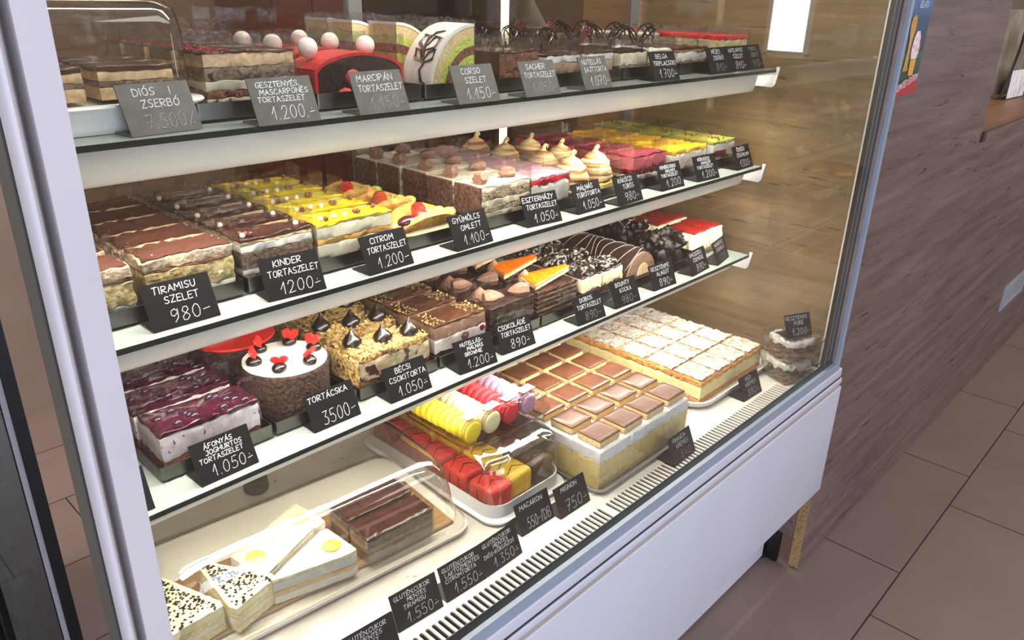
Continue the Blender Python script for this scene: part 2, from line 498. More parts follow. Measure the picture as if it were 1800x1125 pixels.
# ---------------------------------------------------------------- food surfaces
F = food
IVORY = F('ivory_cream', 'e2d6b6', 'ece3ca', 160, .55, .25)
WHITEC = F('white_cream', 'e2ddd4', 'edeae3', 150, .5, .25)
LILACC = F('lilac_yoghurt_cream', 'd9cdd4', 'efe7ea', 120, .55, .3, spots=('8c4f6c', 160, .66))
TANC = F('tan_cream', 'd2aa7e', 'e6cba6', 200, .6, .3)
MOCHA = F('mocha_cream', '7a5848', '936d5c', 260, .6, .35)
YELSP = F('yellow_sponge', 'e2cb8c', 'f3e4b6', 143, .8, 1.0, .002, lo=.40, hi=.60)
CRUMB = F('biscuit_base', 'a67c48', 'd3ac74', 181, .85, 1.0, .002, lo=.40, hi=.60)
GREYSP = F('grey_brown_sponge', '6d5a4d', '97826f', 231, .85, 1.0, .002, spots=('3d2e26', 165, .63), lo=.40, hi=.60)
BROWNSP = F('brown_sponge', '6b4430', '8f6247', 231, .85, 1.0, .002, spots=('40261a', 150, .64), lo=.40, hi=.60)
DARKSP = F('dark_chocolate_sponge', '2a1812', '4d2e22', 231, .85, 1.0, .002, spots=('170c09', 150, .6), lo=.40, hi=.60)
BLACKSP = F('black_cocoa_sponge', '1b110e', '33211a', 236, .85, 1.0, .002, lo=.40, hi=.60)
NUTSP = F('walnut_sponge', 'a58b6c', 'd3c0a0', 286, .85, 1.0, .002, spots=('5d4330', 240, .6), lo=.40, hi=.60)
COCOA = F('cocoa_powder', '4c281c', '5f3425', 900, .95, .4)
CHOC = F('chocolate_glaze', '3a2019', '462820', 60, .22, .05, coat=.3)
DCHOC = F('dark_chocolate', '110b0a', '1d1311', 120, .25, .2, coat=.3)
MCHOC = F('milk_chocolate_glaze', '53301f', '643c2a', 70, .36, .05, coat=.1)
YJEL = F('yellow_lemon_jelly', 'f2cf10', 'fbe239', 90, .18, .08, coat=.5)
MANGO = F('mango_jelly', 'f3b414', 'fbd03c', 110, .25, .25, coat=.4)
ORCURD = F('orange_curd', 'd9a353', 'e6b76c', 150, .5, .2)
REDJ = F('red_jelly', '7d0e0c', '9c1a14', 50, .2, .5, .003, coat=.4)
RASPJ = F('raspberry_jelly', 'b3122a', 'd22c3c', 200, .25, .5, coat=.4)
PURJ = F('blueberry_jelly', '2b0718', '500f28', 140, .16, .35, coat=.6)
PINKM = F('raspberry_mousse', 'b84e5e', 'cf6a77', 420, .7, .5, spots=('8d2f42', 420, .66))
PINKT = F('dark_pink_top', '74192b', '8f2d42', 200, .8, .8, .002)
DRED = F('dark_red_jelly', '5d0713', '7b0f1e', 150, .3, .2)
GREENS = F('pistachio_sponge', 'b9c94c', 'd0dd70', 220, .8, 1.0, .002, lo=.40, hi=.60)
GREENT = F('green_glaze', 'a8ab3f', 'bdc05a', 160, .4, .25)
MARZ = F('red_marzipan', 'c12a2b', 'd3393a', 120, .4, .12)
WFOND = F('white_fondant', 'eee6dc', 'f6f0e8', 120, .35, .1)
BALLM = F('pale_marzipan', 'ead9d1', 'f3e6df', 200, .5, .1)
REDC = F('red_cherry', 'b82222', 'd23a30', 300, .4, .4)
REDF = F('red_fondant', 'd32421', 'dd332c', 100, .4, .08)
NUTS = F('chopped_nuts', 'c39a55', 'dfc284', 300, .6, .2)
CARAM = F('caramel_glaze', 'bf5a0c', 'd67418', 120, .12, .1, coat=.8)
MERI = F('toasted_meringue', 'e6cd9a', 'a05a22', 60, .55, .15, stretch=(.35, .35, 3.2), lo=.42, hi=.66)
POWD = F('powdered_sugar_pastry', 'c6c0b9', 'a0958a', 150, .9, 1.0, .003, spots=('9a6a3a', 70, .64))
PUFF = F('puff_pastry', 'b06c2c', 'e0a860', 300, .7, .9, stretch=(1, 1, 4))
CUST = F('vanilla_custard', 'e5c774', 'f0d791', 120, .5, .15)
PASTRY = F('golden_pastry', 'c98338', 'e6b263', 90, .5, .4)
STRAWB = F('strawberry', 'b91d17', 'dc4034', 260, .2, .5, spots=('f0c070', 520, .68), coat=.5)
KIWI = F('green_grape_slices', 'b4bd4e', 'd3d983', 130, .12, .1, spots=('8a9430', 200, .62), coat=.6)
PRUNE = F('dark_plum', '3a161c', '552530', 130, .2, .2, coat=.5)
PEARLB = F('brown_chocolate_pearl', '54301f', '6e4330', 90, .3, 0)
PEARLW = F('white_chocolate_pearl', 'e9dcc2', 'f2e8d4', 90, .3, 0)
BERRY = F('blueberry', '1e0b1c', '3a1730', 200, .15, .2, coat=.7)
COCON = F('coconut_cream', 'e3d8ae', 'f0e8c8', 300, .7, .5)
SUGARC = F('sugared_chocolate_crumble', '1f1613', 'b9b3ad', 150, .95, .8, spec=.1, lo=.50, hi=.66, detail=6)
CHUNK = F('marbled_cream_and_chocolate', 'c9ad84', 'e2cfac', 200, .7, .4, spots=('4e2d1f', 55, .57))
MIXC = F('chestnut_cream_with_cherry', 'e2d5c0', 'c9b08f', 110, .65, .8, .002, spots=('5d3a30', 90, .58))
SPECK = F('cream_with_fruit_specks', 'efe6d2', 'f8f3e8', 150, .55, .3, spots=('c69444', 150, .66))

# ---------------------------------------------------------------- room
def room():
    g = G(); g.add([(-4, -3.5, 0), (7, -3.5, 0), (7, 2.7, 0), (-4, 2.7, 0)], [(0, 1, 2, 3)])
    f = g.obj('floor', tilefloor()); struct(f, 'brown grey floor tiles with dark grout')
    plaster = plain('beige_plaster', 'a5978a', .8, var=.1, sc=3)
    brown = plain('brown_wall_paint', '8a7566', .8, var=.15, sc=2)
    struct(G().box(-4, 7, 2.7, 2.8, 0, 2.8).obj('wall_back', brown, smooth=0), 'brown wall behind the staff side')
    # street side wall, with an opening for the shop window
    w = G().box(-4, -2.8, -3.6, -3.5, 0, 2.8).box(.8, 7, -3.6, -3.5, 0, 2.8).box(-2.8, .8, -3.6, -3.5, 0, .4).box(-2.8, .8, -3.6, -3.5, 2.6, 2.8)
    struct(w.obj('wall_front', plaster, smooth=0), 'beige wall on the street side')
    w = G().box(-4.1, -4, -3.6, -2.3, 0, 2.8).box(-4.1, -4, .7, 2.8, 0, 2.8).box(-4.1, -4, -2.3, .7, 0, .4).box(-4.1, -4, -2.3, .7, 2.6, 2.8)
    struct(w.obj('wall_left', plaster, smooth=0), 'beige wall with a wide window')
    w = G().box(7, 7.1, -3.6, -2.41, 0, 2.8).box(7, 7.1, -2.06, 2.8, 0, 2.8).box(7, 7.1, -2.41, -2.06, 0, .88).box(7, 7.1, -2.41, -2.06, 2.2, 2.8)
    struct(w.obj('wall_right', plaster, smooth=0), 'far beige wall with a narrow window')
    struct(G().box(-4.1, 7.1, -3.6, 2.8, 2.8, 2.9).obj('ceiling', plain('ceiling_white', 'd8d2ca', .9, var=.03), smooth=0), 'pale ceiling')
    fr = plain('white_window_frame', 'd9dade', .4)
    g = G()
    for y in (-2.45, -2.06): g.box(6.97, 7.02, y, y + .04, .86, 2.22)
    g.box(6.97, 7.02, -2.45, -2.02, .84, .88).box(6.97, 7.02, -2.45, -2.02, 2.2, 2.24)
    struct(g.obj('window_1', fr, smooth=0), 'narrow white framed window in far wall')
room()

# ---------------------------------------------------------------- the refrigerated case
XL, XR, YG = .13, 1.60, .52
ZS = (1.199, 1.003, .807)
ZD = .574
def case():
    t = thing('display_case', 'white refrigerated glass pastry case with three lit shelves', 'display case', (XL, YG, 0))
    ox, oy = -XL, -YG
    def ob(g, n, mat, sm=45): return g.obj(n, mat, t, (ox, oy, 0), 0, sm)
    # left corner post with a rounded outer bead
    g = G().prism_z([(.1385, .512), (.157, .512), (.157, .540), (.1385, .540)], .3, 1.75)
    p = ob(g, 'corner_post', POSTM)
    g = G().prism_z([(.1295 + .004 * cos(a), .524 + .012 * sin(a)) for a in [2 * pi * i / 16 for i in range(16)]], .3, 1.75)
    g.obj('post_bead', POSTM, p)
    ob(G().box(.131, .1375, .541, .553, .3, 1.75), 'post_gasket', GASKET, 0)
    ob(G().box(.130, .139, .554, .583, .3, 1.75), 'side_seal', plain('grey_green_seal', '55574f', .4), 0)
    ob(G().box(.131, .136, .5835, 1.12, .3, 1.75), 'side_glass', clear('side_glass_pane', 'd9d2ce', 1.6, 1.0, .74, .006), 0)
    # front pane, black printed border and grey frame
    ob(G().box(.158, 1.579, .522, .527, .600, 1.75), 'front_glass', GLASS, 0)
    ob(G().box(1.503, 1.5665, .5275, .5285, .612, 1.74).box(.158, 1.5665, .5275, .5285, .602, .6215), 'printed_border', BLACK, 0)
    g = G().prism_y([(1.567, .5935), (1.580, .5935), (1.580, 1.75), (1.567, 1.75), (1.567, .625), (1.5655, .619), (1.561, .6145), (1.555, .6135), (.157, .6135), (.157, .5935), (1.0, .5935)], .514, .5215)
    ob(g, 'door_frame', GREYF, 30)
    ob(G().box(1.548, 1.549, .527, .5274, .62, 1.74).box(1.526, 1.527, .527, .5273, .614, 1.74), 'border_line', plain('pale_glass_edge', 'cfc9c0', .3), 0)
    # white front: lip, groove, ledge, big panel, plinth
    ob(G().rbox((.8635, .527, .5822), (1.467, .030, .0216), .003), 'white_lip', WHITE)
    ob(G().box(.135, 1.598, .5135, .540, .5665, .5715), 'groove', GASKET, 0)
    ob(G().rbox((.8675, .528, .5595), (1.475, .034, .0135), .003), 'panel_ledge', WHITE)
    ob(G().box(.135, 1.600, .5125, .545, .5432, .5529), 'rubber_strip', plain('taupe_strip', 'a59b93', .6), 0)
    ob(G().rbox((.8715, .531, .4055), (1.483, .040, .275), .004), 'front_panel', WHITE)
    ob(G().box(.14, 1.610, .6175, .640, .012, .30), 'plinth', plain('plinth_white', 'c4c5d0', .4, var=.02), 0)
    for x, y in ((1.622, .632), (.16, .9), (1.58, 1.06)):
        f = G().lathe([(.017, .0), (.018, .006), (.010, .009), (.010, .02), (.012, .02), (.012, .28)], (x, y, 0), 16)
        ob(f, 'foot', STEEL)
    # tub, deck, grille
    ob(G().box(.14, 1.60, 1.10, 1.118, .30, .60).box(.14, 1.60, .545, .552, .31, .5725).box(.14, 1.6, .56, 1.1, .31, .33), 'tub', plain('dark_tub', '2b2724', .6), 0)
    deck = F('worn_steel_deck', 'c4bcb0', 'd6cfc5', 22, .4, .05, spots=('9b8f80', 60, .70))
    ob(G().box(.145, 1.596, .66, 1.10, ZD - .004, ZD), 'deck_plate', deck, 0)
    g = G()
    wm = plain('white_deck_grille', 'd8d3ca', .35, var=.02)
    z0, z1 = ZD - .003, ZD
    g.box(.145, 1.596, .594, .6595, z0, z1).box(.145, 1.596, .5525, .5585, z0, z1)
    x = .30
    g.box(.145, .30, .5585, .594, z0, z1)
    while x < 1.448:
        if .838 < x < .856:
            g.box(x, .8575, .5585, .594, z0, z1); x = .8575; continue
        # one bar with rounded slot ends on both sides
        b, s_ = .0040, .0065
        g.box(x + s_, x + s_ + b, .5585, .594, z0, z1)
        for (yy, sg) in ((.5585, 1), (.594, -1)):
            for (xx, sx) in ((x, 1), (x + s_, -1)):
                k = s_ / 2
                pts = [(xx, yy)] + [(xx + sx * (k - k * cos(q)), yy + sg * (k - k * sin(q))) for q in [pi / 2 * i / 4 for i in range(5)]]
                pp = [(a, b2, z0) for a, b2 in pts]; pq = [(a, b2, z1) for a, b2 in pts]
                g.loft([pp, pq])
        x += s_ + b
    g.box(x, 1.596, .5585, .594, z0, z1)
    ob(g, 'grille', wm, 0)
    # right side pane, rear sliding doors, canopy
    ob(G().box(1.5975, 1.600, .565, 1.118, .576, 1.75), 'end_glass', clear('end_glass', 'f4f6f2', 1.5, .8, .02, .02), 0)
    ob(G().box(1.5965, 1.600, .5605, .5645, .576, 1.75), 'end_glass_edge', plain('lit_glass_edge', 'ece9e0', .3), 0)  # near-white colour stands for light caught in the glass edge
    fr = plain('rear_door_frame', '8d8a88', .35, metal=.3)
    g = G()
    for x in (.145, .787, 1.57): g.box(x, x + .026, 1.119, 1.135, .58, 1.75)
    g.box(.145, 1.596, 1.119, 1.135, .576, .6).box(.145, 1.596, 1.119, 1.135, 1.72, 1.75)
    ob(g, 'rear_frame', fr, 0)
    ob(G().box(.171, .786, 1.125, 1.129, .6, 1.72).box(.814, 1.569, 1.125, 1.129, .6, 1.72), 'rear_door', clear('rear_glass', 'd2ccc6', 1.5, 1.1, .04, .01), 0)
    ob(G().lathe([(.001, .60), (.0085, .60), (.0085, 1.71), (.001, 1.71)], (1.180, 1.150, 0), 12), 'light_tube', glow('tube_light', 'fff6e4', 6.0))
    ob(G().box(.13, 1.61, .51, 1.14, 1.752, 1.80), 'canopy', WHITE, 0)
    a = area('canopy_lamp', (.87, .60, 1.745), (rad(10), 0, 0), 1.35, .05, 12, (1, .95, .87))
    for z, pw in ((ZS[0], 5.2), (ZS[1], 5.2), (ZS[2], 5.2)):
        area('shelf_lamp', (.855, .774, z - .0535), (rad(9), 0, 0), 1.36, .028, pw, (1, .91, .79))
        area('rail_glow_light', (.855, .812, z - .012), (rad(-55), 0, 0), 1.36, .012, 2.2, (1, .95, .9))  # second light added behind the rail to make its front face glow
case()

def shelf(z, which):
    t = thing('glass_shelf', f'{which} glass shelf with white front rail and angled end brackets', 'shelf', (.145, .74, z), 0, 'glass shelves in the case')
    w = 1.545 - .145
    G().box(0, w, .0012, .375, -.0055, 0).obj('glass_pane', SHELFG, t, smooth=0)
    G().box(0, w, 0, .0012, -.0058, .0002).obj('glass_edge', EDGEG, t, smooth=0)
    # slanted rail profile that shades the light
    r = G()
    prof = [(.003, -.0065), (.012, -.016), (.026, -.029), (.040, -.040), (.050, -.0465), (.055, -.0495), (.0575, -.0485), (.057, -.044), (.048, -.038), (.034, -.027), (.022, -.014), (.016, -.0065)]
    sl = lambda y: w - .075 + .10 * (y / .058)
    r.loft([[(0, y, zz) for y, zz in prof], [(sl(y) - .0, y, zz) for y, zz in prof]])
    r.obj('front_rail', RAILM, t, smooth=60)
    for x in (w - .006,):
        b = G().prism_x([(-.004, .004), (.003, .004), (.003, -.0065), (.30, -.0065), (.30, -.016), (.16, -.034), (.008, -.036), (.002, -.030)], x + .012, x + .015)
        b.box(x - .03, x + .012, .02, .30, -.012, -.0062)
        b.obj('end_bracket', plain('white_bracket', 'e8e4de', .35, var=.02), t, smooth=0)
for z, n_ in zip(ZS, ('top', 'middle', 'lowest')): shelf(z, n_)

# ---------------------------------------------------------------- counter, poster, holder, neighbours
def counter():
    t = thing('wooden_counter', 'oak laminate service counter right of the glass case', 'counter', (1.62, .533, 0))
    o = (-1.62, -.533, 0)
    G().prism_y([(1.637, .004), (2.475, .004), (2.362, 1.012), (2.31, 1.9), (1.6125, 1.9), (1.6125, .58), (1.637, .58)], .533, .558).obj('tall_panel', OAK, t, o, smooth=0)
    G().box(1.6355, 1.637, .5335, .5575, .004, .579).obj('chipboard_edge', F('chipboard', '8d6a46', 'b99468', 420, .9, .6, spots=('3d2a1c', 260, .62)), t, o, smooth=0)
    G().prism_y([(2.4762, .004), (6.2, .004), (6.2, 1.0), (2.3640, 1.0)], .533, .556).obj('low_panel', OAK, t, o, smooth=0)
    G().box(1.6125, 1.634, .5585, 1.3, .575, 1.9).obj('side_panel', OAK_LAMPLIT, t, o, smooth=0)
    G().box(1.6125, 1.634, .5585, 1.3, .105, .5745).obj('lower_side_panel', wood('oak_laminate_plain', '554341', '7c6862', '362825', 1), t, o, smooth=0)  # same panel without the painted lamplight, in the counter's own oak colour
    G().box(1.622, 1.634, .585, 1.3, .004, .1045).obj('recess_shade', BLACK, t, o, smooth=0)  # black slab painted in for the shade of the open recess
    G().box(2.364, 6.2, .5585, 1.25, .985, 1.012).obj('countertop', wood('countertop_wood', '6b4a35', '86634a', '543826', 0, .6), t, o, smooth=0)
    G().box(2.3625, 2.39, .5265, .5325, .99, 1.016).obj('corner_block', plain('dark_brown_block', '3a241b', .5), t, o, smooth=0)
    v = G().box(3.27, 3.62, .527, .5325, .245, .262).box(3.27, 3.62, .527, .5325, .328, .345).box(3.27, 3.285, .527, .5325, .262, .328).box(3.60, 3.62, .527, .5325, .262, .328)
    x = 3.292
    while x < 3.6: v.box(x, x + .006, .5275, .5325, .262, .328); x += .012
    v.obj('vent_grille', plain('grey_vent', '9aa0a8', .4), t, o, smooth=0)
counter()

def strokes():
    """single-stroke capitals for the chalk hand"""
    g = {}
    A = lambda c, w, *p: g.__setitem__(c, (w, [[tuple(map(float, q.split(','))) for q in s.split()] for s in p]))
    A('A', .8, '0,0 .5,1 1,0', '.2,.38 .82,.38'); A('B', .7, '0,0 0,1 .75,.95 .85,.75 .6,.53 0,.52', '.6,.53 1,.35 .9,.1 .6,0 0,0')
    A('C', .7, '1,.85 .7,1 .3,.97 .05,.7 0,.4 .2,.08 .6,0 1,.15'); A('D', .75, '0,0 0,1 .5,.95 .95,.7 1,.4 .7,.08 0,0')
    A('E', .65, '1,1 0,1 0,0 1,0', '0,.52 .8,.52'); A('F', .65, '1,1 0,1 0,0', '0,.52 .8,.52')
    A('G', .75, '1,.85 .7,1 .3,.97 .05,.7 0,.4 .2,.08 .6,0 .95,.12 1,.42 .6,.42'); A('H', .75, '0,0 0,1', '1,0 1,1', '0,.5 1,.5')
    A('I', .12, '.5,0 .5,1'); A('J', .55, '.3,1 1,1 .9,.25 .6,0 .2,.05 0,.25'); A('K', .7, '0,0 0,1', '.95,1 .05,.45 1,0')
    A('L', .6, '0,1 0,0 1,0'); A('M', .95, '0,0 .1,1 .5,.35 .9,1 1,0'); A('N', .8, '0,0 0,1 1,0 1,1')
    A('O', .8, '.5,1 .15,.87 0,.5 .15,.12 .5,0 .85,.12 1,.5 .85,.87 .5,1'); A('P', .68, '0,0 0,1 .7,.98 1,.78 .8,.52 0,.45')
    A('R', .72, '0,0 0,1 .7,.98 1,.76 .75,.52 0,.48 1,0'); A('S', .65, '1,.88 .6,1 .15,.9 .1,.65 .5,.5 .95,.35 .9,.1 .4,0 0,.12')
    A('T', .75, '0,1 1,1', '.5,1 .45,0'); A('U', .72, '0,1 .05,.25 .3,0 .7,.02 .95,.25 1,1'); A('V', .75, '0,1 .45,0 1,1')
    A('W', .95, '0,1 .25,0 .5,.7 .75,0 1,1'); A('X', .7, '0,0 1,1', '0,1 1,0'); A('Y', .72, '0,1 .5,.5 1,1', '.5,.5 .3,0'); A('Z', .7, '0,1 1,1 0,0 1,0')
    A('0', .62, '.5,1 .12,.8 0,.45 .2,.08 .5,0 .85,.1 1,.5 .85,.88 .5,1'); A('1', .45, '0,.45 .75,1 .75,0'); A('2', .62, '.05,.75 .3,1 .75,.98 .95,.7 .5,.3 0,0 1,.04')
    A('3', .6, '.05,1 .95,1 .4,.6 .9,.45 .95,.15 .5,0 0,.1'); A('4', .65, '.6,1 0,.35 1,.35', '.75,.65 .7,0'); A('5', .62, '.95,1 .2,1 .1,.55 .6,.62 1,.35 .8,.05 .3,0 0,.12')
    A('7', .62, '0,1 1,1 .35,0', '.15,.5 .85,.5'); A('8', .62, '.5,.52 .1,.75 .3,1 .75,1 .9,.75 .5,.52 .05,.3 .15,.04 .55,0 .95,.2 .85,.4 .5,.52'); A('9', .6, '.95,.75 .6,1 .15,.9 .05,.6 .4,.45 .9,.65 1,.95 .9,.3 .4,0')
    A('.', .12, '.3,0 .5,.06'); A(',', .15, '.6,.08 .2,-.15'); A('-', .55, '0,.42 1,.46'); A('~', .5, '0,.36 1,.4', '.45,.62 .55,.66'); A('%', .6, '0,0 1,1', '.8,.25 .9,.1'); A('/', .4, '0,0 1,1'); A('!', .12, '.5,.25 .5,1', '.5,0 .5,.05')
    A(' ', .4)
    for c, b in zip('ÁÉÍÓÚ', 'AEIOU'): g[c] = (g[b][0], g[b][1] + [[(.5, 1.12), (.75, 1.32)]])
    for c, b in zip('ÖÜ', 'OU'): g[c] = (g[b][0], g[b][1] + [[(.28, 1.18), (.32, 1.24)], [(.7, 1.18), (.74, 1.24)]])
    for c, b in zip('ŐŰ', 'OU'): g[c] = (g[b][0], g[b][1] + [[(.3, 1.12), (.45, 1.3)], [(.62, 1.12), (.8, 1.3)]])
    return g
FONT = strokes()
def writing(g, text, cx, y, h, sw, maxw, xf, jit=.04, seed=0):
    """flat chalk strokes of one line centred on cx, base line y; xf lays a plate point into space"""
    rnd = random.Random(seed * 97 + len(text))
    gap = .24
    tot = sum(FONT[c][0] * .95 + gap for c in text) - gap
    k = min(1, maxw / (tot * h))
    x = cx - tot * h * k / 2
    for c in text:
        w, ss = FONT[c]
        dy = (rnd.random() - .5) * jit * 2 * h; sl = .06 + (rnd.random() - .5) * .1
        for st in ss:
            pts = [(x + (px * w * .95 + sl * py) * h * k, y + dy + py * h + px * .03 * h) for px, py in st]
            for (ax, ay), (bx, by) in zip(pts, pts[1:]):
                L = math.hypot(bx - ax, by - ay) or 1e-6
                ux, uy = (bx - ax) / L, (by - ay) / L; e = sw * .35
                nx, ny = -uy * sw / 2, ux * sw / 2
                q = [(ax - ux * e + nx * .6, ay - uy * e + ny * .6), (ax - ux * e - nx * .6, ay - uy * e - ny * .6), (ax - nx, ay - ny), (bx - nx, by - ny), (bx + ux * e - nx * .6, by + uy * e - ny * .6), (bx + ux * e + nx * .6, by + uy * e + ny * .6), (bx + nx, by + ny), (ax + nx, ay + ny)]
                g.add([xf(*p) for p in q], [tuple(range(8))])
        x += (w * .95 + gap) * h * k
    return g

def poster():
    t = thing('poster', 'tall blue gelato poster on the oak panel beside the case', 'poster', (1.622, .5325, 1.16))
    w, h = .116, .46
    m, nt, nd, ln = newmat('poster_night_sky')
    out = nd('ShaderNodeOutputMaterial'); p = nd('ShaderNodeBsdfPrincipled'); ln(p.outputs[0], out.inputs[0])
    tc = nd('ShaderNodeTexCoord'); sp = nd('ShaderNodeSeparateXYZ'); ln(tc.outputs['Object'], sp.inputs[0])
    mr = nd('ShaderNodeMapRange'); mr.inputs[1].default_value = 0; mr.inputs[2].default_value = h; ln(sp.outputs[2], mr.inputs[0])
    r = nd('ShaderNodeValToRGB'); e = r.color_ramp.elements
    e[0].position = .04; e[0].color = lin('1b2a22'); e[1].position = .95; e[1].color = lin('1f4f8f')
    for ps, c in ((.145, '2c4a34'), (.165, '3a5a48'), (.18, '1c2f45'), (.30, '1d3c62'), (.40, '3f6fa8')):
        q = e.new(ps); q.color = lin(c)
    ln(mr.outputs[0], r.inputs[0]); ln(r.outputs[0], p.inputs['Base Color']); p.inputs['Roughness'].default_value = .35
    G().box(0, w, -.001, 0, 0, h).obj('poster_sheet', m, t, smooth=0)
    fx = lambda a, b: (a, -.0016, b)
    G().add([fx(0, 0), fx(w, 0), fx(w, .040), fx(0, .018)], [(0, 1, 2, 3)]).obj('red_banner', plain('poster_red', 'b0202c', .4), t)
    g = G()
    k = .022 / w
    writing(g, 'LIMITED EDITION', w * .52, .004, .013, .0016, w * .86, lambda a, b: (a, -.0022, b + a * k + .002), 0)
    g.obj('banner_words', plain('poster_white', 'e8e8ea', .5), t); g = G()
    writing(g, 'GELATO', w * .56, .160, .011, .0013, w * .42, lambda a, b: (a, -.0022, b), 0)
    g.obj('subheading', MATS['poster_white'], t); g = G()
    writing(g, 'DREAM OUT', w * .6, .1765, .013, .0022, w * .7, lambda a, b: (a, -.0022, b), 0)
    g.obj('heading', plain('poster_white', 'e8e8ea', .5), t)
    gold = plain('poster_gold', 'c08a34', .35, var=.3, sc=90)
    def pod(g, prof, cx, y):
        pl = [(cx + a, b) for a, b in prof] + [(cx - a, b) for a, b in prof[::-1]]
        g.prism_y(pl, y - .0007, y)
    g = G(); pod(g, [(.013, .046), (.013, .052), (.009, .054), (.008, .07), (.006, .075), (.007, .10), (.013, .118), (.015, .130), (.011, .143), (.004, .147)], .030, -.0016)
    g.obj('golden_cup', gold, t)
    g = G(); pod(g, [(.013, .036), (.015, .066)], .066, -.0016); g.obj('cone_sleeve', plain('poster_ochre', 'd09a3c', .4, var=.1, sc=60), t)
    g = G(); pod(g, [(.015, .067), (.020, .078), (.021, .09), (.016, .108), (.008, .118)], .066, -.0016)
    g.obj('ice_cream', F('poster_ice_cream', 'd9b8b4', 'efe0dc', 120, .5, 0, spots=('a8323a', 90, .58)), t)
poster()

def holder():
    t = thing('menu_holder', 'clear menu holder with white printed sheets on the countertop', 'menu holder', (3.272, .68, 1.0125), rad(-3))
    r = []
    for i in range(8):
        a = i / 7
        r.append([(-.01 + .01 * sin(a * 2), .03 - .05 * sin(a * 1.5) * .5, .23 * a), (.26, .03 - .05 * sin(a * 1.5) * .5, .23 * a)])
    G().loft(r, False, False, closed=False).obj('clear_sheet', LID, t)
    G().tube([(p[0][0], p[0][1], p[0][2]) for p in r], .004).obj('dark_edge', BLACK, t)
    G().box(.012, .20, .012, .0135, .004, .10).obj('printed_sheet', F('printed_paper', 'f2f0ee', 'a9a7b0', 60, .7, 0, stretch=(1, 1, .35), lo=.45, hi=.7), t, smooth=0)
    G().box(-.03, .3, .06, .064, .01, .30).obj('back_board', F('marbled_board', 'a89c8a', '7d7160', 12, .6, 0), t, smooth=0)
holder()

def neighbour():
    t = thing('drinks_fridge', 'dark framed glass fridge mirrored in the left side pane', 'fridge', (.024, 1.25, 0))
    fm = plain('fridge_black_frame', '141416', .3)
    G().box(0, .018, 0, .03, .02, 1.9).box(.112, .13, 0, .03, .02, 1.9).box(.018, .112, 0, .03, 1.86, 1.9).box(.018, .112, 0, .03, .02, .06).obj('door_frame', fm, t, smooth=0)
    G().box(.0185, .027, .002, .02, .061, 1.859).obj('steel_trim', plain('fridge_trim', 'a9a6ac', .35), t, smooth=0)
    G().box(.0275, .1115, .008, .012, .061, 1.859).obj('door_glass', clear('fridge_glass', 'c4d2ce', 1.5, 1.5, .22, .01), t, smooth=0)
    G().box(0, .005, .031, .60, .02, 1.9).box(.125, .13, .031, .60, .02, 1.9).box(.005, .125, .59, .60, .02, 1.9).box(.005, .125, .031, .59, .02, .04).obj('cabinet', plain('fridge_grey', 'b5b3b8', .5), t, smooth=0)
    for z in (.22, .56, .90, 1.24): G().box(.006, .124, .04, .58, z, z + .006).obj('wire_shelf', plain('fridge_shelf', 'a8b2b4', .3), t, smooth=0)
    b = G(); rings = []
    for i in range(9):
        q = i / 8
        rings.append([((.046 * (1 - .75 * max(0, q - .55))) * cos(a) * (1 + .1 * nz(cos(a) * 2, sin(a) * 2, q * 4)), .10 * (1 - .75 * max(0, q - .55)) * sin(a), .17 * q) for a in [2 * pi * k / 18 for k in range(18)]])
    bag = b.loft(rings).obj('green_bag', F('green_plastic_bag', '2f6a50', '8fb8a4', 22, .25, .5, .01), None, (.088, 1.42, .2267))
    tag(bag, 'green plastic bag low in the mirrored fridge', 'bag')
    j = thing('clear_jar', 'clear jar with white cap on the shelf above the green bag', 'jar', (.085, 1.36, .5667))
    G().lathe([(.03, 0), (.035, .01), (.035, .09), (.022, .11)], n=20).obj('jar_body', LID, j)
    G().lathe([(.025, .112), (.025, .14), (.0, .142)], n=20).obj('jar_cap', plain('jar_white', 'e2e0de', .4), j)
neighbour()

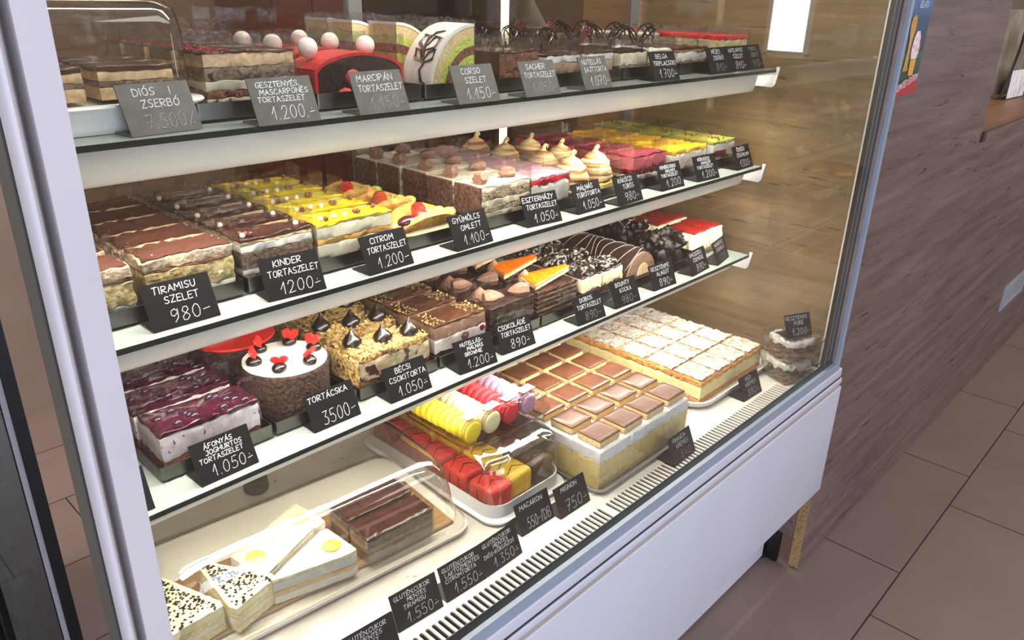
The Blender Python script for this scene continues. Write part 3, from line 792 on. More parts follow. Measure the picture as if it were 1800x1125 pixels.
def staff_side():
    # white stocking on the brown wall, red cupboard, dark shelf unit, all behind the rear glass
    pts = [(0, 0, .42), (0, 0, .30), (.005, 0, .18), (.02, 0, .10), (.06, 0, .05), (.12, 0, .035)]
    s = G().tube(pts, [.055, .052, .05, .055, .05, .03], 16, .5)
    s.lathe([(.058, .36), (.066, .37), (.066, .43), (.056, .44)], n=20)
    so = s.obj('christmas_stocking', F('white_felt', 'd8d4d0', 'efece8', 30, .9, .3), None, (2.99, 2.60, 1.04), rad(0))
    so.rotation_euler = (0, rad(-40), 0); tag(so, 'white felt stocking hanging behind the rear glass', 'stocking')
    c = thing('red_cupboard', 'narrow dark red cupboard on the staff side behind the case', 'cupboard', (1.34, 2.3, 0))
    G().box(0, .28, .02, .38, 0, 1.9).obj('cupboard_body', plain('dark_red_paint', '57211d', .5, var=.15), c, smooth=0)
    for x in (.005, .142): G().rbox((x + .0665, .01, .95), (.132, .018, 1.85), .004, 2).obj('door', plain('dark_red_door', '64261f', .4, var=.15), c)
    d = thing('shelf_unit', 'dark brown shelf unit behind the rear sliding glass', 'shelf unit', (1.72, 2.35, 0))
    G().box(0, .02, 0, .33, 0, 2).box(.73, .75, 0, .33, 0, 2).box(.02, .73, .32, .33, 0, 2).obj('carcass', plain('dark_brown_board', '3a2d26', .6), d, smooth=0)
    for z in (.5, .85, 1.2, 1.55): G().box(.021, .729, .01, .319, z, z + .02).obj('shelf_board', MATS['dark_brown_board'], d, smooth=0)
    e = thing('grey_curtain', 'pale grey curtain hanging at the back of staff area', 'curtain', (3.42, 2.6, 0))
    rings = [[(1.1 * i / 60, .03 * sin(i * .9), z) for i in range(61)] for z in (.1, 2.2)]
    G().loft(rings, False, False, closed=False).obj('curtain_cloth', F('grey_cloth', 'a39a92', '8d847c', 40, .9, .1), e)
staff_side()

# ---------------------------------------------------------------- trays
def tray(x0, x1, z, label, d=.325, h=.020):
    t = thing('steel_tray', label, 'tray', ((x0 + x1) / 2, .788 + d / 2, z + .0006), 0, 'steel trays on the shelves')
    w = x1 - x0
    k = lambda W_, D_, zz: [(a, b, zz) for a, b in rrect(W_, D_, .003, 2)]
    rings = [k(w - .008, d - .008, 0), k(w - .001, d - .001, .003), k(w, d, h), k(w - .003, d - .003, h), k(w - .004, d - .004, .004), k(w - .011, d - .011, .003)]
    G().loft(rings).obj('tray_body', DSTEEL, t, smooth=30)
    t.children[0].name = 'tray_body'
    return t
TR = [(0, [(.362, .500), (.504, .660), (.664, .782), (.786, .905), (.909, 1.088), (1.092, 1.258), (1.262, 1.40), (1.404, 1.535)]),
      (1, [(.166, .390), (.394, .624), (.628, .762), (.766, .985), (.989, 1.150), (1.154, 1.272), (1.276, 1.428), (1.432, 1.535)]),
      (2, [(.166, .240), (.262, .404), (.408, .532), (.536, .677), (.681, .793), (.797, .906), (.910, 1.158), (1.162, 1.28), (1.284, 1.42)])]
CONT = {0: ['chestnut mascarpone slices', 'red marzipan slices', 'striped dome slices', 'brown sponge slices', 'lattice decorated slices', 'triple layer slices', 'honey layer slices', 'pink topped slices'],
        1: ['cocoa dusted tiramisu', 'brown pearl topped and lemon slices, left one', 'filled fruit omelettes', 'walnut and raspberry slices', 'meringue topped cakes', 'pink mousse slices', 'mango jelly slices', 'green topped slices'],
        2: ['hazelnut slices', 'blueberry slices', 'small round cakes', 'nut crusted cakes', 'raspberry brownie slices', 'dark chocolate slices', 'caramel wedge and coconut slices', 'chestnut log', 'black crumble pieces']}
CONT[1][1] = 'pearl topped brown and yellow slices'
for si, l in TR:
    for (a, b), c in zip(l, CONT[si]): tray(a, b, ZS[si], f'low steel tray under the {c}')

# ---------------------------------------------------------------- cakes
ORD = ['at the very front', 'second from the front', 'third from the front', 'fourth from the front', 'fifth from the front', 'sixth from the front', 'seventh from the front']
PB = .0042   # cake base above the shelf (tray floor)
def row(root, n, dy, desc, group, dx=0, jit=.003):
    """copies of a slice marching to the back of the shelf"""
    x, y, z = root.location
    root['label'] = f'{desc}, {ORD[0]}'; root['group'] = group
    for i in range(1, n):
        dup(root, (x + dx * i + (random.random() - .5) * jit, y + (dy + .0035) * i, z), rad((random.random() - .5) * 3.4), f'{desc}, {ORD[i]}')

def cake(name, cat, x, z, poly, layers, h_film=.018, y=.802, seed=1, amp=.0014, az=.0016):
    t = thing(name, '', cat, (x, y, z + PB))
    zz = 0
    for i, (pn, mt, th, *k) in enumerate(layers):
        kw = k[0] if k else {}
        layer(poly, zz, zz + th, seed, kw.get('amp', amp), kw.get('az', az), kw.get('r', .001), f0=i == 0, f1=kw.get('f1', False), grow=kw.get('grow', 0)).obj(pn, mt, t)
        zz += th
    if h_film: film(poly, zz + h_film, t)
    return t, zz

def put(g, name, mat, t, x, y, z, rz=0): return g.obj(name, mat, t, (x, y, z), rz)

def top_shelf():
    z = ZS[0]
    # chestnut and mascarpone
    P = rect(.105, .056)
    t, h = cake('chestnut_slice', 'cake slice', .381, z, P, [('cream_layer', MIXC, .018), ('cherry_layer', BROWNSP, .008, {'az': .003}), ('cream_layer', IVORY, .009, {'az': .002}), ('sponge_layer', GREYSP, .014), ('caramel_cream', TANC, .013), ('chocolate_top', CHOC, .0028, {'grow': .0004})], .014, seed=3, amp=.0012)
    bits(60, [(0, 0), (.03, 0), (.03, .05), (0, .05)], h + .001, .002, 4).obj('red_crumbs', F('freeze_dried_cherry', '7d1620', 'a32a34', 300, .8, .3), t)['kind'] = 'stuff'
    row(t, 4, .066, 'layered chestnut slice with red crumbs on top shelf', 'chestnut slices on the top shelf')
    # red marzipan domes
    t = thing('marzipan_slice', '', 'cake slice', (.512, .802, z + PB))
    def dome(o, n=14, w=.128, h0=.046, h1=.058):
        return [(-o * .0 + o, o * 0)] + [(o, h0 * .84 - o)] + [(o + (w - 2 * o) * i / n, h0 + (h1 - h0) * sin(pi * i / n) - (.005 * (1 - min(1, i / 2, (n - i) / 2)) ** 2) - o) for i in range(n + 1)] + [(w - o, h0 * .84 - o), (w - o, 0)]
    outr, inn = dome(0), dome(.0034)
    G().prism_y(inn, 0, .058).obj('cocoa_cake', BLACKSP, t)
    band = outr + inn[::-1]
    g = G()
    for i in range(len(outr) - 1):
        g.prism_y([outr[i], outr[i + 1], inn[i + 1], inn[i]], -.0006, .0585)
    g.obj('marzipan_cover', MARZ, t)
    G().box(-.0008, .004, .0, .0585, 0, .038).obj('marzipan_side', MARZ, t, smooth=0)
    for (a, b, r) in ((.052, .030, .010), (.040, .008, .0115), (.095, .016, .008)):
        put(G().ball((0, 0, 0), (r * 1.1, .003, r)), 'cherry_piece', REDC, t, a, -.0005, b)
    for (a, b) in ((.012, .03), (.098, .035)): put(G().ball((0, 0, 0), .0118, 18), 'marzipan_ball', BALLM, t, a, b, .0632)
    film([(0, 0), (.128, 0), (.128, .058), (0, .058)], .078, t)
    row(t, 3, .072, 'red marzipan dome slice with black cake and pale balls', 'red marzipan slices')
    # striped quarter domes
    t = thing('striped_dome_slice', '', 'cake slice', (.684, .802, z + PB))
    def arc(s, w=.080, h=.088, n=14): return [(w - s * w * cos(pi / 2 * i / n), s * h * sin(pi / 2 * i / n)) for i in range(n + 1)]
    cols = [('fondant_cover', WFOND, 1, .955), ('pale_sponge', F('pale_sponge', 'd9b97c', 'ead4a2', 350, .8, .6), .95, .80), ('pistachio_layer', GREENS, .80, .68), ('brown_layer', BROWNSP, .68, .55), ('pistachio_layer', GREENS, .55, .42), ('cream_core', F('plum_cream', 'a98a78', 'd3c28a', 150, .7, .4), .42, .02)]
    for pn, mt, a, b in cols:
        A_, B_ = arc(a), arc(b); g = G()
        for i in range(14): g.prism_y([A_[i], A_[i + 1], B_[i + 1], B_[i]], 0 if a < 1 else -.0005, .060 if a < 1 else .0605)
        g.obj(pn, mt, t)
    # dark scroll ornament lying on the curved cover
    def onarc(u, v, e=.0008):
        q = u * pi / 2; return (.080 - (.080 + e) * cos(q), v, (.088 + e) * sin(q))
    g = G()
    for cv in ([(.30, .02), (.42, .030), (.55, .034), (.66, .028), (.70, .016)], [(.42, .030), (.50, .044), (.62, .046), (.60, .034), (.48, .030)], [(.42, .030), (.46, .012), (.58, .010), (.60, .022), (.48, .028)], [(.30, .02), (.34, .040), (.44, .046), (.42, .034), (.32, .026)], [(.30, .02), (.22, .026), (.12, .018), (.10, .010)], [(.30, .02), (.34, .006), (.44, .008), (.40, .018), (.32, .022)]):
        g.tube([onarc(u, v) for u, v in cv], [.0016] + [.0030] * (len(cv) - 2) + [.0014], 8, .5)
    g.obj('chocolate_scroll', DCHOC, t)
    film([(0, 0), (.080, 0), (.080, .060), (0, .060)], .094, t)
    t['label'] = 'white domed slice with green stripes and dark scroll, foremost'; t['group'] = 'striped dome slices'
    for (x, y, w) in ((.690, .875, 'turned striped slice right behind the foremost dome'), (.672, .950, 'turned striped slice third in line on the top shelf'), (.684, 1.025, 'turned striped slice hindmost on the top shelf')):
        dup(t, (x + .080, y + .060, z + PB), rad(180), w)
    # brown sponge with glaze
    P = rect(.080, .058)
    t, h = cake('glazed_sponge_slice', 'cake slice', .814, z, P, [('sponge_layer', BROWNSP, .022), ('jam_layer', F('apricot_jam', '9a5a22', 'b4702e', 200, .4, .2), .002), ('sponge_layer', BROWNSP, .024), ('chocolate_glaze', CHOC, .003, {'grow': .0006})], .016, seed=5)
    layer([(-.0022, 0), (-.0004, 0), (-.0004, .058), (-.0022, .058)], 0, .0505, 3, .0003, 0).obj('glaze_side', CHOC, t)
    row(t, 4, .068, 'plain brown sponge slice with chocolate glaze on top shelf', 'brown glazed sponge slices')
    # nut-chocolate cheese cake with lattice
    def lattice(t, x, y, z_, s=1.0, mt=DCHOC, seed=0):
        rnd = random.Random(seed); g = G()
        for k in range(4):
            a0 = rnd.random() * .4; pts = []
            for i in range(9):
                u = i / 8
                pts.append((s * (.034 * u - .012 + .004 * sin(6 * u + k)), (k - 1.5) * .003 * s + .006 * s * sin(5 * u + a0 * 9), s * (.010 + .018 * sin(pi * u) + .004 * k * u)))
            g.tube(pts, .0011 * s, 5)
        for k in range(3):
            u = .25 + .25 * k
            g.tube([(s * (.034 * u - .012), -.006 * s, s * (.004 + .016 * sin(pi * u))), (s * (.034 * u - .008), .007 * s, s * (.014 + .020 * sin(pi * u)))], .0011 * s, 5)
        g.tube([(-.012 * s, 0, 0), (-.012 * s, 0, .014 * s)], .0013 * s, 5)
        return put(g, 'chocolate_lattice', mt, t, x, y, z_, rad(rnd.random() * 40 - 20))
    P = rect(.078, .056)
    t, h = cake('cheesecake_slice', 'cake slice', .914, z, P, [('biscuit_base', CRUMB, .014), ('mocha_cream', F('nut_cream', 'a98b76', 'c2a68f', 200, .6, .3), .016), ('white_cream', WHITEC, .010), ('chocolate_top', CHOC, .003)], .02, seed=6)
    lattice(t, .03, .03, h - .002, 1.1, DCHOC, 2)
    row(t, 3, .07, 'cheesecake slice with dark lattice, left line', 'lattice topped cheesecake slices')
    t, h = cake('cheesecake_slice', 'cake slice', 1.0, z, P, [('biscuit_base', CRUMB, .014), ('mocha_cream', MATS['nut_cream'], .016), ('white_cream', WHITEC, .010), ('chocolate_top', CHOC, .003)], .02, seed=16)
    lattice(t, .03, .025, h - .002, 1.25, F('milk_chocolate_lattice', '4c2218', '5d2c1f', 90, .3, 0), 5)
    row(t, 3, .07, 'cheesecake slice with brown lattice, right line', 'lattice topped cheesecake slices')
    # three chocolates
    P = rect(.074, .056)
    for k, x in enumerate((1.100, 1.179)):
        t, h = cake('triple_mousse_slice', 'cake slice', x, z, P, [('milk_mousse', F('milk_mousse', '94725e', 'a98873', 200, .6, .2), .018, {'az': .004}), ('white_mousse', IVORY, .020, {'az': .003}), ('top_glaze', DCHOC if k == 0 else WHITEC, .004 if k == 0 else .002)], .022, seed=7 + k)
        lattice(t, .03, .028, h - .003, 1.3, DCHOC, 9 + k)
        row(t, 3, .068, ['triple mousse slice with dark glaze, left line', 'triple mousse slice with white top, right line'][k], 'triple mousse slices')
    # honey layers
    HON = F('honey_sponge', '8f5f33', 'b3834d', 300, .8, .6)
    P = rect(.10, .056)
    t, h = cake('honey_slice', 'cake slice', 1.272, z, P, [('honey_sponge', HON, .018), ('white_cream', WHITEC, .014, {'az': .003}), ('honey_sponge', HON, .006), ('chocolate_top', CHOC, .003)], .012, seed=9)
    row(t, 2, .062, 'honey slice with white cream band and chocolate top', 'honey slices')
    t, h = cake('layered_slice', 'cake slice', 1.312, z, rect(.095, .056), [('biscuit_layer', NUTSP, .014), ('white_cream', WHITEC, .012), ('biscuit_layer', NUTSP, .009), ('white_cream', WHITEC, .012), ('biscuit_layer', NUTSP, .007), ('sugar_top', F('pale_glaze', 'd9cbb8', 'efe6d8', 120, .4, .1), .004)], .014, y=.935, seed=10)
    row(t, 2, .062, 'pale layered slice with light glaze behind the honey slices', 'pale layered slices')
    PB2 = F('punch_sponge', 'a52a26', 'c4483c', 260, .7, .6)
    t, h = cake('punch_slice', 'cake slice', 1.430, z, rect(.10, .052), [('punch_sponge', PB2, .024), ('pale_sponge', YELSP, .026, {'az': .003}), ('red_glaze', REDF, .008, {'grow': .0006})], .014, y=.805, seed=11)
    row(t, 5, .05, 'punch slice with red glaze over pale sponge, right end', 'red glazed punch slices')
    # lidded box with walnut slices
    bx = thing('cake_box', 'white cake box with clear domed lid at left of top shelf', 'cake box', (.268, .885, z + .0006), rad(2))
    k = lambda W_, D_, zz, r=.03: [(a, b, zz) for a, b in rrect(W_, D_, r, 6)]
    WPL = plain('box_white_plastic', 'e6e3e1', .3, var=.02)
    G().loft([k(.20, .20, 0), k(.205, .205, .004), k(.205, .205, .022), k(.196, .196, .0225), k(.190, .190, .006)]).obj('box_base', WPL, bx)
    G().loft([k(.214, .214, .0226), k(.216, .216, .0245), k(.214, .214, .0264), k(.192, .192, .0262), k(.192, .192, .0228)]).obj('base_rim', WPL, bx)
    G().loft([k(.196, .196, .028), k(.194, .194, .094), k(.189, .189, .108), k(.176, .176, .116), k(.12, .12, .119)], False, True).obj('clear_lid', LID, bx)
    G().tube([(-.05, 0, .120), (-.04, 0, .130), (.02, 0, .130), (.03, 0, .120)], .005, 8).obj('lid_handle', plain('clear_handle', 'cfcac6', .2), bx)
    WAL = rect(.072, .040)
    k_ = 0
    for (a, b) in ((-.074, -.075), (.012, -.075), (-.074, -.030), (.012, -.030), (-.074, .015), (.012, .015)):
        lab = f'dark glazed walnut slice in the lidded box, {["front left", "front right", "middle left", "middle right", "back left", "back right"][k_]}'
        if k_ == 0:
            w0 = thing('walnut_slice', lab, 'cake slice', (.268 + a, .885 + b, z + .028), 0, 'dark glazed walnut slices')
            layer(WAL, -.0, .012, 2, f0=True).obj('pastry_layer', TANC, w0); layer(WAL, .012, .017, 2).obj('walnut_filling', GREYSP, w0); layer(WAL, .017, .026, 2).obj('pastry_layer', TANC, w0); layer(WAL, .026, .031, 2, grow=.0004).obj('chocolate_glaze', CHOC, w0)
        else: dup(w0, (.268 + a, .885 + b, z + .028), 0, lab)
        k_ += 1
top_shelf()

def pearls(t, pts, z, rnd=random.Random(3)):
    me = {}
    for (a, b) in pts:
        w = rnd.random() < .35
        put(G().ball((0, 0, 0), .0034, 10), 'crisp_pearl', PEARLW if w else PEARLB, t, a, b, z + .003)

def middle_shelf():
    z = ZS[1]
    P = rect(.098, .052)
    lay = [('cream_layer', WHITEC, .016), ('soaked_sponge', F('soaked_ladyfinger', 'c9ad6c', 'ecd9a2', 150, .85, 1.0, .003, spots=('6b472f', 45, .69), lo=.4, hi=.6), .026, {'az': .002}), ('cocoa_line', BROWNSP, .0025, {'az': .002}), ('cream_layer', F('mascarpone_cream', 'c9ab88', 'ead9bd', 190, .8, 1.0, .003, lo=.4, hi=.6), .012), ('cocoa_top', COCOA, .0022, {'grow': -.0022})]
    t, h = cake('tiramisu_slice', 'cake slice', .288, z, P, lay, .012, seed=21, amp=.0024, az=.0022)
    row(t, 5, .0555, 'cocoa dusted tiramisu slice, right line of the tray', 'tiramisu slices on the middle shelf')
    t, h = cake('tiramisu_slice', 'cake slice', .176, z, P, lay, .012, y=.798, seed=22, amp=.0024, az=.0022)
    row(t, 5, .060, 'cocoa dusted tiramisu slice, left line beside the post', 'tiramisu slices on the middle shelf')
    # pearl topped brown slices
    P = [(0, 0), (.094, 0), (.094, .034), (0, .050)]
    t, h = cake('chocolate_pearl_slice', 'cake slice', .397, z, P, [('sponge_layer', GREYSP, .014), ('cream_layer', WHITEC, .008, {'az': .002}), ('sponge_layer', GREYSP, .019), ('cream_layer', WHITEC, .009), ('caramel_layer', TANC, .004), ('chocolate_glaze', CHOC, .004, {'grow': .0004})], .02, seed=23)
    pearls(t, [(.007, .006), (.013, .010), (.008, .015), (.017, .006), (.086, .006), (.080, .012)], h)
    row(t, 5, .0535, 'brown slice with chocolate glaze and corner pearls', 'pearl topped brown slices', dx=.001)
    # lemon
    P = [(0, 0), (.114, 0), (.114, .036), (0, .050)]
    t, h = cake('lemon_slice', 'cake slice', .498, z, P, [('biscuit_base', CRUMB, .010), ('white_cream', F('lemon_cream', 'ece4c2', 'f7f1da', 140, .55, .25), .019), ('orange_curd', ORCURD, .007), ('white_cream', MATS['lemon_cream'], .016), ('lemon_jelly', YJEL, .005, {'grow': .0005, 'az': .002})], .02, seed=24)
    pearls(t, [(.012, .010), (.018, .006), (.033, .011), (.047, .008), (.066, .013), (.070, .011), (.100, .020)], h)
    row(t, 5, .0535, 'yellow lemon slice with brown and white pearls', 'lemon slices on the middle shelf', dx=.001)
    # folded omelettes with fruit
    t = thing('fruit_omelette', '', 'pastry', (.636, .802, z + PB))
    W_, D_ = .118, .074
    def shell_(side, nm):
        g = G(); rings = []
        for i in range(13):
            u = i / 12; x = .004 + (W_ - .008) * u
            e = sin(pi * (.06 + .88 * u)) ** .5
            ring = []
            for s_, th in ((1, 0), (0, 1)):
                seq = range(8) if s_ else range(7, -1, -1)
                for j in seq:
                    v = j / 7; a = v * 1.25
                    rr = .042 - (.007 if th else 0)
                    yy = (D_ / 2) + (side) * (sin(a) * rr * .85) * e
                    ring.append((x, yy, max(.0005, .045 * e * (1 - cos(a)) * 1.05 + (.006 if th else 0) + .0015 * nz(x * 60, v * 4, side))))
            rings.append(ring)
        return g.loft(rings).obj(nm, PASTRY, t)
    shell_(1, 'folded_pastry'); shell_(-1, 'folded_pastry')
    g = G(); rings = []
    for i in range(11):
        u = i / 10; e = sin(pi * (.08 + .84 * u)) ** .5
        rings.append([(.008 + (W_ - .016) * u, D_ / 2 + .028 * e * cos(a), .006 + .020 * e * max(0, sin(a)) + .001 * nz(u * 9, a, 3)) for a in [2 * pi * k / 16 for k in range(16)]])
    g.loft(rings).obj('vanilla_cream', F('pastry_cream', 'ead9ac', 'f4e8c6', 90, .4, .3), t)
    for (x, y, zz, rz_) in ((.046, .022, .030, 20), (.056, .040, .033, -30)):
        s_ = G(); s_.lathe([(.001, -.016), (.006, -.012), (.0105, -.002), (.011, .005), (.008, .011), (.001, .013)], n=14, ax='y'); put(s_, 'strawberry_half', STRAWB, t, x, y, zz, rad(rz_))
    put(G().ball((0, 0, 0), (.018, .011, .009), 12), 'plum_half', PRUNE, t, .024, .024, .025)
    for (x, y) in ((.078, .024), (.090, .036), (.074, .042), (.098, .022)): put(G().ball((0, 0, 0), (.012, .010, .008), 12), 'grape_half', KIWI, t, x, y, .026)
    row(t, 3, .086, 'folded golden pastry omelette filled with fruit', 'fruit omelettes on the middle shelf')
    # walnut torte with chocolate sides
    P = [(0, 0), (.104, 0), (.104, .042), (0, .056)]
    t, h = cake('walnut_torte_slice', 'cake slice', .780, z, P, [('walnut_sponge', NUTSP, .010), ('pale_cream', IVORY, .008), ('walnut_sponge', NUTSP, .009), ('pale_cream', IVORY, .010), ('walnut_sponge', NUTSP, .012), ('pale_cream', IVORY, .008), ('white_icing', F('white_icing', 'e9dfca', 'f4ecdb', 90, .4, .15, spots=('6b4a38', 110, .68)), .003)], .02, seed=25)
    layer([(-.0034, 0), (-.0006, 0), (-.0006, .056), (-.0034, .056)], 0, .058, 3, .0012, 0, r=.0006).obj('chocolate_coating', F('rough_chocolate_coat', '432a20', '6b4b3d', 170, .75, 1.0, .003), t)
    put(shell_swirl(.011, .032, .018), 'piped_swirl', MOCHA, t, .016, .018, h - .0005, rad(20)); put(shell_swirl(.010, .028, .016), 'piped_swirl', MOCHA, t, .076, .022, h - .0005, rad(160))
    row(t, 5, .060, 'walnut torte slice with chocolate side and piped swirls', 'walnut torte slices')
    # raspberry curd
    P = rect(.092, .054)
    t, h = cake('raspberry_curd_slice', 'cake slice', .889, z, P, [('crumb_base', GREYSP, .008), ('curd_cream', WHITEC, .034, {'az': .003}), ('raspberry_jelly', RASPJ, .009, {'grow': .0004, 'az': .003}), ('pink_top', F('pink_jelly', 'c98a9c', 'dfb3bd', 60, .3, .2, coat=.4), .005)], .024, seed=26)
    row(t, 5, .058, 'white curd slice with red raspberry band', 'raspberry curd slices')
    # meringue domes
    t = thing('meringue_cake', '', 'cake slice', (.995, .804, z + PB))
    layer(rect(.066, .066), 0, .016, 4, f0=True).obj('curd_base', F('yellow_curd', 'ecc95e', 'f6df92', 160, .6, .3), t)
    prof = [(.024, 0), (.032, .004), (.0335, .009), (.0305, .0135), (.0315, .016), (.030, .023), (.0265, .0265), (.0275, .029), (.025, .036), (.0195, .0395), (.0195, .042), (.015, .047), (.007, .051), (.003, .055), (0, .0555)]
    g = G().lathe(prof, n=36, fn=lambda q, zz, a: q * (1 + .03 * sin(2 * a + zz * 260)))
    put(g, 'meringue_swirl', MERI, t, .033, .033, .0158)
    g = G().tube([(0, 0, .048), (.001, 0, .056), (.005, 0, .061), (.010, 0, .059), (.010, 0, .054)], [.0055, .004, .003, .002, .0008], 8); put(g, 'meringue_tip', MERI, t, .033, .033, .016)
    film([(0, 0), (.066, 0), (.066, .066), (0, .066)], .055, t)
    t['label'] = 'toasted meringue cake on yellow curd, front left'; t['group'] = 'toasted meringue cakes'
    for (x, y, w) in ((1.070, .808, 'front right'), (.998, .882, 'second line left'), (1.072, .886, 'second line right'), (1.0, .962, 'third line left'), (1.073, .964, 'third line right'), (1.001, 1.040, 'back line left')):
        dup(t, (x, y, z + PB), rad(random.random() * 20 - 10), f'toasted meringue cake on yellow curd, {w}')
    # pink mousse
    P = [(0, 0), (.104, 0), (.104, .030), (0, .062)]
    t, h = cake('pink_mousse_slice', 'cake slice', 1.161, z, P, [('crumb_base', CRUMB, .010), ('white_mousse', WHITEC, .010), ('red_jelly', DRED, .010), ('pink_mousse', PINKM, .022), ('raspberry_top', PINKT, .003)], .022, seed=27)
    row(t, 4, .074, 'pink raspberry mousse slice with dark red band', 'pink mousse slices')
    # mango
    P = rect(.124, .048)
    t, h = cake('mango_slice', 'cake slice', 1.288, z, P, [('crumb_base', CRUMB, .010), ('fruit_cream', SPECK, .032), ('mango_jelly', MANGO, .007, {'grow': .0005, 'az': .003})], .02, seed=28)
    row(t, 5, .052, 'mango slice with bright orange yellow jelly top', 'mango slices')
    # green top with red block
    P = rect(.088, .056)
    t, h = cake('green_glazed_slice', 'cake slice', 1.440, z, P, [('nut_base', F('nutty_white_base', 'e6dcc8', 'cdbb9c', 220, .7, .6, spots=('5d3d24', 170, .62)), .014), ('white_mousse', WHITEC, .030), ('green_glaze', GREENT, .006, {'grow': .0005, 'az': .002})], .018, seed=29)
    layer([(.008, -.0012), (.055, -.0012), (.055, .02), (.008, .02)], .018, .030, 5, .0004, 0).obj('raspberry_block', DRED, t)
    bits(14, [(0.02, 0.01), (.06, 0.01), (.06, .04), (0.02, .04)], h + .002, .0028, 7).obj('nut_bits', PEARLB, t)['kind'] = 'stuff'
    row(t, 5, .060, 'white slice with green glaze and red block', 'green glazed slices')
middle_shelf()

def lower_shelf():
    z = ZS[2]
    P = rect(.066, .056)
    t, h = cake('hazelnut_slice', 'cake slice', .168, z, P, [('brown_sponge', BROWNSP, .016), ('cream_layer', TANC, .014), ('brown_sponge', BROWNSP, .012), ('nut_cream', TANC, .010)], .012, seed=41, amp=.002)
    rn = random.Random(5)
    for i in range(12): put(G().ball((0, 0, 0), .0048 + .001 * rn.random(), 10), 'hazelnut', PEARLW if i % 3 == 0 else NUTS, t, .006 + rn.random() * .054, .005 + rn.random() * .045, h + .003)
    row(t, 5, .060, 'hazelnut topped brown slice beside the left post', 'hazelnut slices')
    # blueberry yoghurt
    P = [(0, 0), (.122, 0), (.122, .052), (0, .058)]
    t, h = cake('blueberry_slice', 'cake slice', .273, z, P, [('brown_base', BROWNSP, .013), ('yoghurt_cream', LILACC, .032, {'az': .002}), ('blueberry_jelly', PURJ, .006, {'grow': .0006, 'az': .002})], .026, seed=42, amp=.0012)
    for i in range(13): put(G().ball((0, 0, 0), (.006, .005, .0035), 10), 'blueberry', BERRY, t, .012 + rn.random() * .10, .008 + rn.random() * .038, h + .001)
    row(t, 4, .066, 'purple blueberry yoghurt slice with berries', 'blueberry slices on the lowest shelf')
    # round cakes
    CR = F('chocolate_crumb_coat', '1c110d', '4a3227', 210, .9, 1.0, .004)
    def rough(q, zz, a): return q * (1 + .022 * nz(cos(a) * 24, sin(a) * 24, zz * 420) + .012 * nz(cos(a) * 60, sin(a) * 60, zz * 1000))
    R = .056; H_ = .064
    t = thing('round_cake', 'small round cake with white top, red hearts and chocolate drops', 'cake', (.466, .854, z + PB))
    G().lathe([(R * .98, 0), (R, .003)] + [(R, .003 + .0575 * i / 14) for i in range(1, 15)] + [(R * .975, H_ - .001)], n=90, fn=rough).obj('crumb_side', CR, t)
    pts = []
    G().lathe([(R * .97, H_ - .0012), (R * .985, H_ + .0005), (R * .97, H_ + .0018), (0, H_ + .002)], n=60, fn=lambda q, zz, a: q * (1 + .012 * nz(cos(a) * 4, sin(a) * 4, 1))).obj('white_icing_top', WFOND, t)
    for i in range(6):
        a = rad(-100 + 60 * i + 30); x, y = .041 * cos(a), .041 * sin(a)
        g = G().lathe([(.006, 0), (.0095, .002), (.0098, .006), (.007, .010), (.002, .012), (0, .0122)], n=16, fn=lambda q, zz, b: q * (1 + .08 * cos(2 * b + 1)))
        put(g, 'chocolate_drop', DCHOC, t, x, y, H_ + .0018, a)
        hb = heart(.023, .003)
        for v_i, v in enumerate(hb.v):        # lean the heart back toward the middle
            X, Y, Z_ = v; hb.v[v_i] = (X, Y + Z_ * .45, Z_ * .88)
        put(hb, 'red_heart', REDF, t, x * .86, y * .86, H_ + .0065, a - pi / 2 + rad([0, 25, -20, 30, -25, 10][i]))
    t = thing('round_cake', 'round cake with red top and white piping, behind the heart cake', 'cake', (.452, .973, z + PB))
    G().lathe([(R * 1.04, 0), (R * 1.06, .003)] + [(R * 1.06, .003 + .0585 * i / 14) for i in range(1, 15)] + [(R * 1.03, H_)], n=90, fn=rough).obj('crumb_side', CR, t)
    G().lathe([(R * 1.03, H_ - .001), (R * 1.06, H_ + .001), (R * 1.05, H_ + .0035), (0, H_ + .004)], n=60).obj('red_icing_top', REDF, t)
    g = G()
    for pl in ([(-.045, .006), (-.045, -.018), (-.008, -.018), (-.008, -.004)], [(.012, .012), (.012, -.002), (.042, -.002), (.042, .012)], [(-.03, .03), (.02, .036)]):
        g.tube([(a, b, H_ + .0055) for a, b in pl], .0036, 8, .6)
    g.obj('white_piping', WFOND, t)
    # nut crusted chocolate cake
    P = [(0, 0), (.124, 0), (.124, .050), (0, .066)]
    NC = F('chopped_nut_crust', '8d6535', 'd9b878', 190, .8, 1.0, .004, spots=('5a3822', 120, .60))
    t, h = cake('nut_crusted_slice', 'cake slice', .548, z, P, [('dark_sponge', BROWNSP, .016), ('marbled_cream', CHUNK, .028, {'az': .002}), ('nut_top', NC, .009, {'az': .004, 'amp': .002})], .012, seed=43, amp=.0016)
    layer([(-.0042, 0), (-.0004, 0), (-.0004, .066), (-.0042, .066)], 0, .050, 3, .0022, .002, r=.001, seg=.004).obj('nut_side', NC, t)
    bits(170, P, h + .0015, .0026, 8).obj('nut_pieces', NUTS, t)['kind'] = 'stuff'
    for (x, y) in ((.020, .046), (.062, .030), (.104, .022)): put(kiss(.0145, .026), 'chocolate_kiss', DCHOC, t, x, y, h - .001)
    row(t, 4, .074, 'nut crusted cake slice with dark chocolate kisses', 'nut crusted slices')
    # raspberry brownie
    P = [(0, 0), (.106, 0), (.106, .048), (0, .054)]
